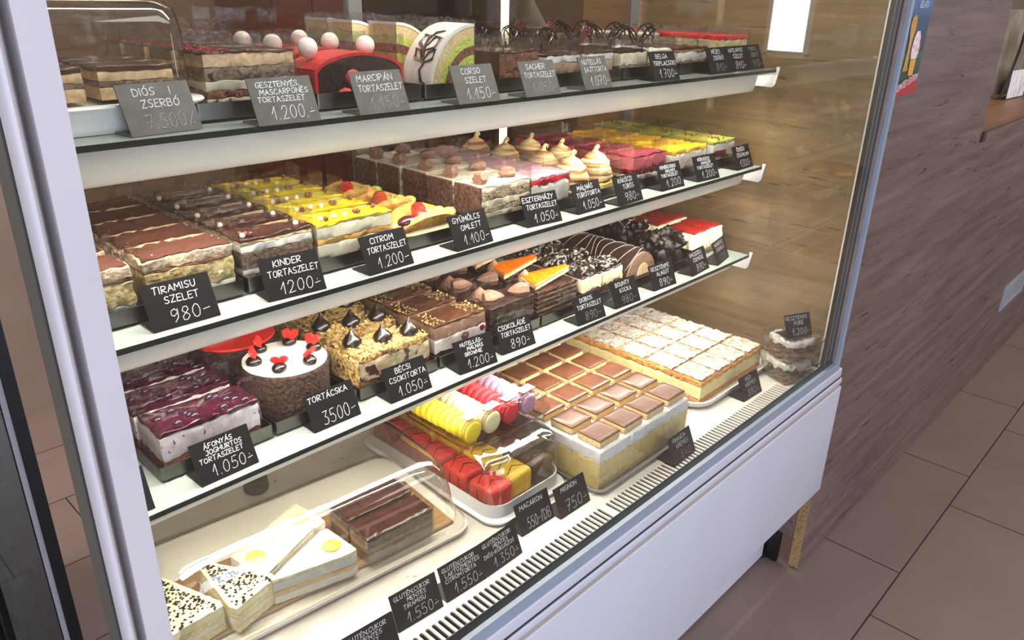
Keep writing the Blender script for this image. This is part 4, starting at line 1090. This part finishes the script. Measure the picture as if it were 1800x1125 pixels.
    t, h = cake('brownie_slice', 'cake slice', .683, z, P, [('brownie_base', BLACKSP, .015), ('white_mousse', F('white_mousse', 'e6d3cb', 'f2e6e0', 150, .55, .2, spots=('9c2336', 42, .70)), .022, {'az': .002}), ('nut_mousse', F('nut_mousse', '96715d', 'ab8671', 160, .6, .2), .020), ('milk_glaze', MCHOC, .004, {'grow': .0005})], .012, seed=44)
    for (x, zz, q_) in ((.062, .028, 1), (.099, .031, .7)): put(G().ball((0, 0, 0), (.0085 * q_, .0012, .0075 * q_), 9), 'raspberry', F('raspberry_cut', '5c1020', '94293c', 200, .5, .6), t, x, -.0004, zz)
    bits(46, [(.074, 0), (.104, 0), (.104, .045), (.074, .045)], h + .001, .0024, 5).obj('nut_pieces', NUTS, t)['kind'] = 'stuff'
    bits(30, [(0, .0), (.024, 0), (.024, .05), (0, .05)], h + .001, .0022, 6).obj('nut_pieces', NUTS, t)['kind'] = 'stuff'
    g = G(); rings = [[(.002 + .098 * i / 14, .045 * v, h + .002 + .012 * math.exp(-((i / 14 - .55) * 5) ** 2) * (1 - v * .4) + .0025 * nz(i * .6, v * 4, 2)) for i in range(15)] for v in [k / 8 for k in range(9)]]
    g.loft(rings, False, False, closed=False).obj('crinkled_film', FILM, t)
    row(t, 5, .060, 'raspberry brownie slice with milk glaze and nuts', 'raspberry brownie slices')
    # dark chocolate
    P = [(0, 0), (.104, 0), (.104, .052), (0, .060)]
    lay = []
    for i in range(4): lay += [('dark_sponge', DARKSP, .0115), ('dark_cream', DCHOC, .0022)]
    t, h = cake('chocolate_slice', 'cake slice', .799, z, P, lay[:-1] + [('chocolate_glaze', F('matt_chocolate_glaze', '33211c', '3f2a24', 40, .38, .05), .0035, {'grow': .0004})], .02, seed=45)
    put(swirl(.015, .022), 'piped_swirl', MOCHA, t, .020, .044, h - .001); put(shell_swirl(.013, .036, .022), 'piped_swirl', MOCHA, t, .024, .020, h - .001, rad(-25)); put(shell_swirl(.012, .036, .02), 'piped_swirl', MOCHA, t, .084, .014, h - .001, rad(150))
    row(t, 4, .072, 'dark chocolate layer slice with mocha swirls', 'dark chocolate slices')
    # caramel wedge slices
    P = [(0, 0), (.104, 0), (.104, .050), (0, .058)]
    lay = []
    for i in range(6): lay += [('thin_sponge', F('thin_sponge', '7a5c49', '9a7c66', 420, .85, .8), .0045, {'az': .0016}), ('chocolate_cream', F('chocolate_cream', '33201a', '452c24', 200, .6, .4), .0040, {'az': .0016})]
    t, h = cake('caramel_wedge_slice', 'cake slice', .913, z, P, lay + [('chocolate_top', CHOC, .002)], .012, seed=46, amp=.001)
    wd = [(0, 0), (.094, .006), (.096, .014), (.002, .036)]
    def lean(g_, k_=.32, b=.0): 
        for i, v in enumerate(g_.v): g_.v[i] = (v[0], v[1], v[2] + v[0] * .10 + v[1] * k_)
        return g_
    put(lean(layer(wd, 0, .006, 3, .0006, .0004)), 'wedge_sponge', YELSP, t, .004, .010, h + .001)
    put(lean(layer(wd, .0062, .0092, 3, .0004, .0002, grow=.0008)), 'caramel_wedge', CARAM, t, .004, .010, h + .001)
    put(swirl(.013, .024), 'piped_swirl', F('pink_mocha', 'a07561', 'bd9380', 200, .6, .2), t, .016, .046, h + .004)
    row(t, 4, .070, 'layered slice with orange caramel wedge and swirl', 'caramel wedge slices')
    # coconut cubes
    P = rect(.060, .056)
    for k, x in enumerate((1.030, 1.094)):
        t, h = cake('coconut_cube', 'cake slice', x, z, P, [('dark_base', DARKSP, .022), ('coconut_cream', COCON, .026, {'az': .003}), ('chocolate_skin', DCHOC, .003)], 0, seed=47 + k, amp=.0016)
        rk = random.Random(k)
        g = G()
        for i in range(16):
            s_ = .0065 + rk.random() * .006
            g.ball((.008 + rk.random() * .044, .008 + rk.random() * .040, h + s_ * .4), (s_, s_ * .9, s_ * .8), 8)
        for i, v in enumerate(g.v): g.v[i] = (v[0] + .002 * nz(v[0] * 300, v[1] * 300, v[2] * 300), v[1] + .002 * nz(v[1] * 300, v[2] * 300, v[0] * 300), v[2] + .002 * nz(v[2] * 300, v[0] * 300, 1))
        g.obj('sugared_crumble', SUGARC, t)
        row(t, 4, .064, ['coconut cube with sugared chocolate crumble, left line', 'coconut cube with sugared chocolate crumble, right line'][k], 'coconut cubes')
    # chestnut tunnel
    t = thing('chestnut_log', 'long chocolate coated chestnut log with white drizzle', 'cake', (1.222, .806, z + PB))
    n_ = 20
    prof = lambda s_: [(s_ * .052 * cos(pi * i / n_), .0 + s_ * .062 * sin(pi * i / n_)) for i in range(n_ + 1)]
    rings = [[(x, y, max(0, zz + .0008 * nz(x * 90, y * 40, zz * 90))) for x, zz in prof(1)] for y in [.002 + .29 * k / 20 for k in range(21)]]
    G().loft(rings).obj('chocolate_coat', F('glossy_chocolate_coat', '241815', '33241f', 60, .3, .1, coat=.2), t)
    G().prism_y(prof(.93), -.002, .003).obj('chestnut_cut_face', F('chestnut_paste', '6f5340', '8f705a', 420, .85, .7), t)
    G().prism_y([(a * .9 + .004, b * .9 + .012) for a, b in prof(.42)], -.003, .0).obj('cream_core', TANC, t)
    g = G()
    for k in range(15):
        y0 = .008 + k * .019
        g.tube([(1.012 * a, y0 + .010 * sin(i * .35 + k), 1.012 * b + .0006) for i, (a, b) in enumerate(prof(1.0)) if 3 < i < 18], .00045, 5)
    g.obj('white_drizzle', F('pale_drizzle', 'a79e97', 'cbc4bd', 200, .5, 0), t)
    # black crumble pieces
    rk = random.Random(77)
    for k in range(3):
        g = G()
        for i in range(130):
            s_ = .005 + rk.random() * .010
            g.ball((.012 + rk.random() * .100, .010 + rk.random() * .060, .012 + rk.random() * .046), (s_, s_, s_ * .9), 8)
        for i, v in enumerate(g.v):
            q = [v[j] + .005 * nz(v[0] * 130 + j * 9, v[1] * 130, v[2] * 130 + k) + .002 * nz(v[0] * 420 + j * 5, v[1] * 420, v[2] * 420) for j in range(3)]
            g.v[i] = (q[0], q[1], max(0, q[2]))
        o = thing('chocolate_crumble_cake', ['black lumpy chocolate cake at the very front, right end', 'black lumpy chocolate cake, middle of its tray', 'black lumpy chocolate cake, back of its tray'][k], 'cake', (1.288, .806 + .10 * k, z + PB), 0, 'black lumpy chocolate cakes')
        g.obj('chocolate_lumps', F('black_chocolate_lumps', '0b0706', '170f0d', 200, .4, .6, spec=.25), o)
        if k: bits(60, [(.01, .01), (.11, .01), (.11, .07), (.01, .07)], .066, .004, 3 + k).obj('sugar_dust', SUGARC, o)['kind'] = 'stuff'
    # red jelly cream cakes
    t = thing('jelly_cream_cake', '', 'cake slice', (1.428, .812, z + .0006))
    P = rect(.058, .080)
    layer(P, 0, .014, 3, .002, .001, f0=True).obj('sponge_layer', YELSP, t); layer(P, .014, .050, 3, .003, .002).obj('piped_cream', F('piped_cream', 'efe2c0', 'f8efd8', 60, .5, .6), t)
    for i in range(5):
        for sx in (-.001, .059):
            if sx < 0 or i % 2: put(swirl(.0075, .038, 1.5, 5, 20), 'cream_rib', MATS['piped_cream'], t, sx, .008 + .016 * i, .012)
    layer([(.004, .004), (.054, .004), (.054, .076), (.004, .076)], .0505, .056, 3, .001, .001).obj('red_jelly', REDJ, t)
    for i in range(4): put(swirl(.007, .038, 1.5, 5, 20), 'cream_rib', MATS['piped_cream'], t, .008 + .014 * i, -.001, .012)
    t['label'] = 'cream cake with shiny red jelly top, front left'; t['group'] = 'red jelly cream cakes'
    for (x, y, w) in ((1.490, .815, 'front right'), (1.427, .905, 'middle left'), (1.489, .908, 'middle right'), (1.426, .998, 'back left'), (1.489, 1.0, 'back right')):
        dup(t, (x, y, z + .0006), 0, f'cream cake with shiny red jelly top, {w}')
lower_shelf()

# ---------------------------------------------------------------- deck
def kk(W_, D_, zz, r=.03): return [(a, b, zz) for a, b in rrect(W_, D_, r, 6)]
def deck():
    z = ZD
    # long lidded box
    cx, cy, rz_ = .452, .840, rad(-5.5)
    b = thing('cake_box', 'long clear lidded cake box at front left of the deck', 'cake box', (cx, cy, z + .0005), rz_)
    G().loft([kk(.43, .235, 0), kk(.445, .25, .004), kk(.448, .253, .010), kk(.44, .245, .0105), kk(.42, .225, .005)]).obj('box_base', plain('cream_plastic', 'ece6da', .3), b)
    G().loft([kk(.446, .251, .0112, .035), kk(.446, .251, .018, .035), kk(.428, .233, .019, .035), kk(.412, .217, .085, .04), kk(.404, .209, .104, .045), kk(.385, .19, .117, .05), kk(.34, .15, .1225, .05)], False, True).obj('clear_lid', LID, b)
    tag(G().rbox((0, -.030, .003), (.41, .135, .005), .002, 2).obj('cake_board', wood('board_wood', '9a7448', 'b98f5e', '7d5a36', 0, 2), None, (cx, cy, z + .0058), rz_), 'thin wooden board inside the long lidded box', 'board')
    c_, s_ = cos(rz_), sin(rz_)
    loc = lambda a, d, zz=.0125: (cx + a * c_ - d * s_, cy + a * s_ + d * c_, z + zz)
    wedge = lambda L, w: [(0, 0), (L * .5, w * .02), (L, w * .5), (L * .5, w * .98), (0, w)]
    WSP = F('white_cream_with_chocolate_flakes', 'e9dcae', 'f3e9c6', 120, .6, .3)
    P = [(0, -.034), (.012, -.036), (.108, -.003), (.108, .003), (.012, .036), (0, .034)]
    def dub(first, pos, lab): return None
    P = [(0, -.033), (.010, -.035), (.112, -.003), (.112, .003), (.010, .035), (0, .033)]
    zb = z + .0125
    t = thing('gluten_free_tiramisu_slice', 'pale wedge with dark chocolate flakes, right one at front left corner', 'cake slice', (.338, .752, zb), rad(104), 'flaked pale wedges in the long box')
    layer(P, 0, .010, 2, f0=True).obj('sponge_layer', YELSP, t); layer(P, .010, .019, 2).obj('cream_layer', IVORY, t); layer(P, .019, .027, 2).obj('sponge_layer', YELSP, t); layer(P, .027, .039, 2).obj('cream_layer', WSP, t)
    q = G(); rk = random.Random(9)
    for i in range(170):
        u = rk.random() ** .7; bits(1, [(0, 0), (.001, 0), (.001, .001), (0, .001)], .0395, .0024, i, q)
        dx_ = .106 * (1 - u); dy_ = (rk.random() - .5) * .062 * u
        for j in range(len(q.v) - 5, len(q.v)): v = q.v[j]; q.v[j] = (v[0] + dx_, v[1] + dy_, v[2])
    q.obj('chocolate_flakes', DCHOC, t)['kind'] = 'stuff'
    dup(t, (.264, .760, zb), rad(92), 'pale wedge with dark chocolate flakes, left one beside the post')
    t = thing('lemon_cream_slice', 'white wedge with lemon round, front one in long lidded box', 'cake slice', (.474, .764, zb), rad(183), 'white lemon wedges in the long box')
    layer(P, 0, .012, 4, f0=True).obj('cream_layer', WHITEC, t); layer(P, .012, .020, 4).obj('sponge_layer', F('pale_tan_sponge', 'd3b27a', 'e3c893', 300, .8, .6), t); layer(P, .020, .034, 4).obj('cream_layer', WHITEC, t); layer(P, .034, .040, 4, .0006, .0004).obj('cream_top', IVORY, t)
    put(G().lathe([(.0125, 0), (.013, .001), (.0125, .0018), (0, .002)], n=24), 'lemon_round', F('lemon_slice_flesh', 'e0c437', 'f0de7a', 130, .3, .2), t, .020, .004, .0402)
    dup(t, (.350, .806, zb), rad(5), 'white wedge with lemon round at its left end, second in the long box')
    dup(t, (.476, .846, zb), rad(186), 'white wedge with lemon round, hindmost in long lidded box')
    t = thing('chocolate_coconut_slice', 'grey brown chocolate coconut slice, front right in long box', 'cake slice', (.495, .733, zb), rad(-4), 'chocolate coconut slices in the long box')
    P2 = rect(.112, .046)
    layer(P2, 0, .016, 6, .0012, .002, f0=True).obj('walnut_cream', F('grey_walnut_cream', '8d7a6b', 'b3a08e', 120, .7, .5), t); layer(P2, .016, .023, 6).obj('pale_cream', TANC, t); layer(P2, .023, .036, 6).obj('walnut_cream', MATS['grey_walnut_cream'], t); layer(P2, .036, .041, 6, grow=.0004).obj('chocolate_top', CHOC, t)
    film(P2, .046, t)
    dup(t, (.500, .788, zb), rad(-3), 'grey brown chocolate coconut slice, back right in long box')
    # black knob
    tag(G().lathe([(.018, 0), (.020, .002), (.020, .010), (.018, .012), (.019, .014), (.019, .022), (.016, .025), (0, .026)], n=24).obj('black_knob', BLACK, None, (.482, 1.02, z + .0005)), 'black ribbed plastic knob on deck behind the long box', 'knob')
    # mignon box
    mx, my = .770, .842
    mb = thing('cake_box', 'square white cake box with clear lid under the macaron tray', 'cake box', (mx, my, z + .0005))
    G().loft([kk(.172, .345, 0, .028), kk(.179, .352, .004, .03), kk(.179, .352, .007, .03), kk(.164, .332, .008, .03), kk(.163, .331, .030, .03), kk(.160, .328, .030, .03), kk(.157, .324, .010, .03)]).obj('box_base', plain('white_plastic', 'efedea', .3), mb)
    G().loft([kk(.165, .333, .0315, .03), kk(.163, .331, .080, .032), kk(.159, .327, .094, .034), kk(.148, .316, .1015, .036), kk(.12, .28, .103, .036)], False, True).obj('clear_lid', LID, mb)
    def mignon(mat, x, labs, grp):
        first = None
        for i, (y, lab) in enumerate(labs):
            if first is None:
                first = thing('petit_four', lab, 'petit four', (x, y, z + .0112), 0, grp)
                G().rbox((0, 0, .021), (.049, .056, .042), .009, 4).obj('fondant_cube', mat, first)
                g = G()
                for k in range(2):
                    yy = -.011 + .021 * k
                    g.tube([(-.0250, yy - .006, .014), (-.0249, yy - .004, .031), (-.0195, yy - .002, .0412), (0, yy + .010, .0425), (.0195, yy + .003 * k - .002, .0412), (.0249, yy + .004, .031)], .0009, 5)
                g.obj('chocolate_drizzle', DCHOC, first)
            else: dup(first, (x + (random.random() - .5) * .003, y, z + .0112), rad(random.random() * 6 - 3), lab)
    ys = [.716, .780, .844, .908, .968]
    for mat, x, cl in ((F('red_petit_fondant', 'c8302c', 'd63f38', 120, .3, .06), .7190, 'red'), (F('yellow_petit_fondant', 'dcae1e', 'e8c136', 120, .3, .06), .7702, 'yellow'), (F('brown_petit_fondant', '4b362f', '5a433b', 120, .3, .06), .8214, 'dark brown')):
        mignon(mat, x, [(y + (.006 if cl != 'red' else 0), f'{cl} drizzled petit four in clear lidded box, {ORD[i]}') for i, y in enumerate(ys)], f'{cl} petit fours')
    # macaron tray on top
    tx, ty, tz = .779, .812, z + .1044
    mt = thing('macaron_tray', 'clear plastic tray of macarons on top of the lidded box', 'tray', (tx, ty, tz), rad(-1))
    G().loft([kk(.165, .155, .001, .02), kk(.178, .168, .003, .022), kk(.190, .180, .016, .026), kk(.198, .188, .0175, .03)], True, False).obj('clear_tray', LID, mt)
    G().loft([kk(.186, .176, .018, .028), kk(.182, .172, .040, .03), kk(.172, .162, .0445, .03)], False, True).obj('clear_cover', clear('thin_clear_cover', 'fafaf8', 1.3, .35, .0, .05, .7, 60), mt)
    def macaron(cl, mat, fill, x, n, nm):
        first = None
        for i in range(n):
            y = ty - .064 + .0141 * i
            lab = f'{nm} macaron in the clear tray, {ORD[i] if i < 7 else ["eighth from the front", "ninth from the front", "tenth from the front"][i - 7]}'
            if first is None:
                first = thing('macaron', lab, 'macaron', (x, y, tz + .0035), rad(3), f'{nm} macarons')
                R = .0185
                hs = [(0, 0), (R * .45, .0002), (R * .74, .0010), (R * .92, .0024), (R * .975, .0038), (R * .95, .0042), (R * 1.03, .0047), (R * .97, .0053), (R * .5, .0054)]
                for s_ in (0, 1):
                    pf = [(r, (a if not s_ else .0128 - a)) for r, a in hs]
                    G().lathe(pf if not s_ else pf[::-1], (0, 0, R), 26, 'y').obj('macaron_shell', mat, first)
                G().lathe([(R * .5, .0053), (R * .88, .0054), (R * .88, .0074), (R * .5, .0075)], (0, 0, R), 22, 'y').obj('filling', fill, first)
            else: dup(first, (x + (random.random() - .5) * .002, y, tz + .0035), rad(random.random() * 8 - 4), lab)
    MF = lambda n, a, b: F(n, a, b, 500, .55, .15)
    macaron('y', MF('yellow_macaron', 'd6b01c', 'e4c436'), WHITEC, tx - .064, 10, 'bright yellow')
    macaron('c', MF('cream_macaron', 'cdbd8e', 'dccfa6'), IVORY, tx - .021, 10, 'pale cream')
    macaron('r', MF('red_macaron', 'b81c28', 'c62c36'), RASPJ, tx + .022, 10, 'red')
    macaron('l', MF('lilac_macaron', 'a3748f', 'b68ca4'), F('lilac_filling', '9a6d88', 'b088a0', 200, .6, .1), tx + .064, 10, 'lilac')
    paper = plain('white_paper', 'f2f1ee', .7, var=.02)
    for k, (wd, x) in enumerate((('CITROM', tx - .060), ('KÓKUSZ', tx - .017), ('MÁLNA', tx + .026), ('LEVENDULA', tx + .066))):
        f = thing('paper_flag', f'small white paper flag lettered {wd} on macaron cover', 'label', (x, ty - .050, tz + .0458), rad(4), 'paper flags on the macaron cover')
        G().rbox((0, 0, .0006), (.030, .016, .0008), .0003, 1).obj('paper', paper, f)
        g = G(); writing(g, wd, 0, -.003, .006, .0007, .024, lambda a, b: (a, b, .0012), 0, k); g.obj('handwriting', plain('grey_ink', '77777c', .8), f)
    # chocolate squares on custard
    gx, gy, px_, py_ = .869, .618, .0655, .0595
    tr = thing('serving_tray', 'grey oval cornered tray under the chocolate topped custard squares', 'tray', (1.0015, .801, z + .0005))
    G().loft([kk(.25, .36, 0, .016), kk(.276, .385, .004, .02), kk(.280, .39, .010, .02), kk(.276, .385, .0105, .02), kk(.268, .378, .005, .012)]).obj('tray_body', plain('grey_melamine', '8b8b89', .3), tr)
    first = None
    for j in range(6):
        for i in range(4):
            lab = f'custard square with glossy chocolate top, {["left", "second", "third", "right"][i]} of row {["nearest the grille", "two", "three", "four", "five", "at the back"][j]}'
            loc_ = (gx + px_ * i, gy + py_ * j + .004 * i * .0, z + .0062)
            if first is None:
                first = thing('custard_square', lab, 'custard square', loc_, 0, 'chocolate topped custard squares')
                P = rect(px_ - .0003, py_ - .0003)
                layer(P, 0, .050, 5, .0004, .007, .002, f0=True).obj('custard', CUST, first)
                layer(P, .050, .074, 5, .0006, .007, .002, f1=True).obj('whipped_cream', F('whipped_cream', 'f2f0ee', 'fbfaf8', 80, .45, .2), first)
                P = [(.0066, .0065), (.0589, .0065), (.0589, .053), (.0066, .053)]
                layer(P, .0755, .0865, 6, .0012, .0006, f0=True).obj('pastry_sheet', F('pastry_sheet', 'c8a163', 'e6cf9c', 420, .8, .8), first)
                layer(P, .0867, .0902, 6, .0003, .0002, .001, f1=True, grow=.0006).obj('chocolate_glaze', MCHOC, first)
            else: dup(first, loc_, 0, lab)
    film([(gx, gy), (gx + 4 * px_, gy), (gx + 4 * px_, gy + 6 * py_), (gx, gy + 6 * py_)], .082, tr, off=.002).location = (-1.0015, -.801, .006)
    # powdered cream slices
    tr = thing('serving_tray', 'white tray under the sugar dusted cream slices', 'tray', (1.368, .832, z + .0005))
    G().loft([kk(.27, .36, 0, .04), kk(.295, .385, .006, .045), kk(.30, .39, .016, .045), kk(.294, .384, .0165, .045), kk(.272, .362, .006, .04)]).obj('tray_body', plain('white_melamine', 'eceae6', .3), tr)
    first = None
    for j in range(5):
        for i in range(4):
            lab = f'sugar dusted puff pastry cream slice, {["left", "second", "third", "right"][i]} in row {["nearest the grille", "two", "three", "four", "at the back"][j]}'
            loc_ = (1.242 + .0626 * i + (.0012 * random.random()), .655 + .0695 * j, z + .0068)
            if i == 0 and j < 2 or first is None:
                first = thing('cream_slice', lab, 'cream slice', loc_, 0, 'sugar dusted cream slices')
                P = rect(.0622, .0690); sd = 31 + j
                layer(P, 0, .010, sd, .0015, .001, f0=True).obj('pastry_bottom', PUFF, first)
                layer(P, .010, .038, sd, .0012, .002, .003).obj('vanilla_cream', F('yellow_vanilla_cream', 'ead08c', 'f3e0ac', 120, .5, .2), first)
                layer(P, .038, .052, sd, .0030, .003, .004, seg=.004).obj('puff_lid', PUFF, first)
                layer(P, .0525, .0545, sd, .0026, .003, .0006, seg=.004, grow=-.0024).obj('sugar_dusted_top', POWD, first)
            else: dup(first, loc_, 0, lab)
    # chestnut puree tubs
    for k in range(2):
        q = thing('dessert_tub', ['clear tub of chestnut puree and cream, bottom of the stack', 'clear tub of chestnut puree and cream with a price tag on its lid'][k], 'dessert tub', (1.508, .598, z + .0006 + .052 * k), rad(-24), 'clear dessert tubs')
        G().loft([kk(.074, .074, .0, .012), kk(.078, .078, .002, .014), kk(.094, .094, .040, .018), kk(.102, .102, .0415, .02), kk(.102, .102, .0435, .02)], True, False).obj('clear_tub', LID, q)
        G().loft([kk(.103, .103, .0438, .02), kk(.103, .103, .0465, .02), kk(.090, .090, .047, .018), kk(.086, .086, .0505, .016)], False, True).obj('clear_lid', LID, q)
        rk = random.Random(4 + k); g = G()
        for i in range(90):
            a, b_ = (rk.random() - .5) * .066, (rk.random() - .5) * .066
            zz = .004 + rk.random() * .018 + .008 * sin(a * 90 + k)
            pts = [(a + .012 * sin(j * .9 + i), b_ + .012 * cos(j * .8 + i * 2), max(.004, min(.032, zz + .002 * sin(j + i)))) for j in range(5)]
            pts = [(max(-.038, min(.038, x)), max(-.038, min(.038, y)), w) for x, y, w in pts]
            g.tube(pts, .0017, 5)
        g.obj('chestnut_strands', F('chestnut_puree', '7d5f46', '9c7c5e', 300, .8, .4), q)['kind'] = 'stuff'
        layer(rrect(.076, .076, .018, 3), .0300, .0425, 9 + k, .002, .007, .003).obj('whipped_cream', WHITEC, q)
deck()

# ---------------------------------------------------------------- chalk price tags
def price_tag(x, y, z, rot, lines, price, label, w=.0725, faded=0, ps=1.0, dusty=0):
    t = thing('price_tag', label, 'price tag', (x, y, z + .0006), rad(rot), 'black chalk price tags')
    L, a, th, fd = .0485, rad(24), .0016, .036
    s_, c_ = sin(a), cos(a)
    prof = [(0, 0), (fd, 0), (fd, th), (th * 1.3, th), (L * s_ + th * c_, L * c_), (L * s_, L * c_ + th * s_)]
    pm = PLATE if not dusty else plain('daylit_chalkboard_plate', '4a4845', .5, spec=.5, var=.25, sc=60)  # grey plate copy; daylight sheen on the top-shelf tags put into colour
    G().prism_x(prof, 0, w).obj('bent_plate', pm, t, smooth=0)
    xf = lambda u, v: (u, v * s_ - .0004 * c_, v * c_ + .0004 * s_)
    g = G(); n = len(lines); sd = sum(map(ord, lines[0])) if lines else 0
    top = L - .004
    ph = .0138 * ps
    lh = min(.0072, (top - ph - .008) / max(1, n) * .72)
    pitch = (top - ph - .0075) / max(1, n)
    for i, s in enumerate(lines):
        writing(g, s, w / 2 + (.002 if i % 2 else -.003), top - pitch * i - lh, lh, .0009, w * .86, xf, .05, sd + i)
    if g.v: g.obj('chalk_words', CHALK if faded < 2 else CHALKD, t, smooth=0)
    g = G()
    writing(g, price, w * .58, .005, ph, .0008, w * .68, xf, .03, sd + 9)
    g.obj('chalk_price', CHALKD if faded else CHALK, t, smooth=0)
    return t

A_, B_, C_, D_ = ZS[0], ZS[1], ZS[2], ZD
def pt(x, y, z, rot, txt, price, where, **k):
    ls = txt.split('|')
    pr = ''.join(c for c in price if c.isdigit())
    col = 'daylight grey' if k.get('dusty') else 'black'
    price_tag(x, y, z, rot, ls, price, f'{col} chalk price tag marked {pr} in front of {where}'.replace(' in front of nothing,', ''), **k)
pt(.281, .753, A_, 6, 'DIÓS   !|ZSERBÓ', '7.500%', 'the domed cake box', faded=1, dusty=1)
pt(.401, .737, A_, -1.6, 'GESZTENYÉS,|MASCARPONÉS|TORTASZELET', '1.200.~', 'the layered chestnut slices', dusty=1)
pt(.526, .737, A_, 0, 'MARCIPÁN|TORTASZELET', '1.150~', 'the red marzipan slices', faded=1, dusty=1)
pt(.675, .735, A_, -1, 'CORSO|SZELET', '1.150~', 'the striped domes', dusty=1)
pt(.797, .733, A_, 0, 'SACHER|TORTASZELET', '1.050~', 'the brown sponge slices', faded=1, dusty=1)
pt(.932, .738, A_, 4, 'NUTELLÁS|SAJTTORTA', '1.070~', 'the lattice topped cheesecake slices', dusty=1)
pt(1.126, .748, A_, -4.5, 'BELGA|TRIPLACSOKI', '1.700~', 'the triple mousse slices', w=.068)
pt(1.323, .757, A_, 1, 'MÉZES|ZSERBÓ', '810~', 'the honey slices', faded=1)
pt(1.401, .761, A_, -1, 'HATLAPOS|SZELET', '810~', 'the pale layered slices')
pt(1.481, .763, A_, 2, 'PUNCS|SZELET', '910-', 'the red glazed punch slices', faded=2, w=.062)
pt(.270, .755, B_, 0, 'TIRAMISU|SZELET', '980-', 'the cocoa dusted tiramisu')
pt(.398, .752, B_, -5, 'KINDER|TORTASZELET', '1200~', 'the pearl topped brown slices')
pt(.533, .746, B_, 1.6, 'CITROM|TORTASZELET', '1.200-', 'the yellow lemon slices')
pt(.678, .744, B_, 2.5, 'GYÜMÖLCS|OMLETT', '1.100-', 'the fruit omelettes')
pt(.834, .758, B_, -6, 'ESZTERHÁZY|TORTASZELET', '1.050~', 'the walnut torte slices')
pt(.950, .754, B_, .7, 'MÁLNÁS|TÚRÓTORTA', '1.050~', 'the raspberry curd slices')
pt(1.044, .741, B_, 2.3, 'RÁKÓCZI|TÚRÓS', '980~', 'the toasted meringue cakes')
pt(1.190, .753, B_, -.8, 'FEHÉRCSOKIS|MÁLNÁS|TORTASZELET', '1.200.', 'the pink mousse slices')
pt(1.306, .750, B_, -4, 'KÓKUSZOS|MANGÓS|TORTASZELET', '1.200~', 'the mango slices')
pt(1.462, .752, B_, 2, 'ŐRSÉGI|ZÖLDALMA', '1300-', 'the green glazed slices')
pt(.166, .753, C_, -2, 'DIÓS|SZELET', '890-', 'the hazelnut slices beside the post')
pt(.291, .751, C_, 1.6, 'ÁFONYÁS|JOGHURTOS|TORTASZELET', '1.050~', 'the blueberry slices')
pt(.446, .762, C_, 0, 'TORTÁCSKA', '3500-', 'the white heart cake', ps=1.25)
pt(.563, .755, C_, -1.5, 'BÉCSI|CSOKITORTA', '1.050~', 'the nut crusted slices')
pt(.690, .753, C_, -5, 'NUTELLÁS-|MÁLNÁS|BROWNIE', '1.200~', 'the raspberry brownie slices')
pt(.783, .757, C_, -4, 'CSOKOLÁDÉ|TORTASZELET', '890~', 'the dark chocolate slices')
pt(.959, .747, C_, -2.4, 'DOBOS|TORTASZELET', '890-', 'the caramel wedge slices', faded=1)
pt(1.068, .750, C_, -3, 'BOUNTY|KOCKA', '980-', 'the coconut cubes', faded=1)
pt(1.196, .754, C_, -3, 'GESZTENYE|ALAGÚT', '890~', 'the chestnut log')
pt(1.325, .748, C_, 5, 'BACSSZELI|CSEMEGE', '890~', 'the black lumpy cakes', w=.076)
pt(1.425, .748, C_, 12, 'MADÁRTEJ|CSODÁLAT', '1090', 'the red jelly cakes', faded=1, w=.076)
pt(.368, .597, D_, -4, 'GLUTÉN,CUKOR|MENTES|SZELET', '1.550~', 'the grille, nearest the post')
pt(.452, .613, D_, -4, 'GLUTÉN,CUKOR|MENTES|TIRAMISU', '1.550~', 'the flaked wedges')
pt(.531, .609, D_, -2.4, 'GLUTÉN,CUKOR|LAKTÓZMENTES|CITROMTORTA', '1.550~', 'the lemon wedges in the box')
pt(.605, .606, D_, .8, 'GLUTÉN,CUKOR|MENTES|DIÓS-KÓKUSZOS', '1.350~', 'the coconut slices in the box')
pt(.702, .631, D_, -1.6, 'MACARON', '550-/DB', 'the petit four box', ps=1.2)
pt(.776, .617, D_, -.8, 'MIGNON', '750~', 'the petit four box', ps=1.3)
pt(1.029, .572, D_, 2, 'FRANCIA|KRÉMES', '840', 'the chocolate topped custard squares', faded=1)
pt(1.330, .602, D_, -2, 'HÁZI|KRÉMES', '880~', 'the sugar dusted cream slices')
pt(1.462, .590, D_ + .1035, -24, 'GESZTENYE|PÜRÉ', '1.200-', 'nothing, standing on the tub lid', w=.066)
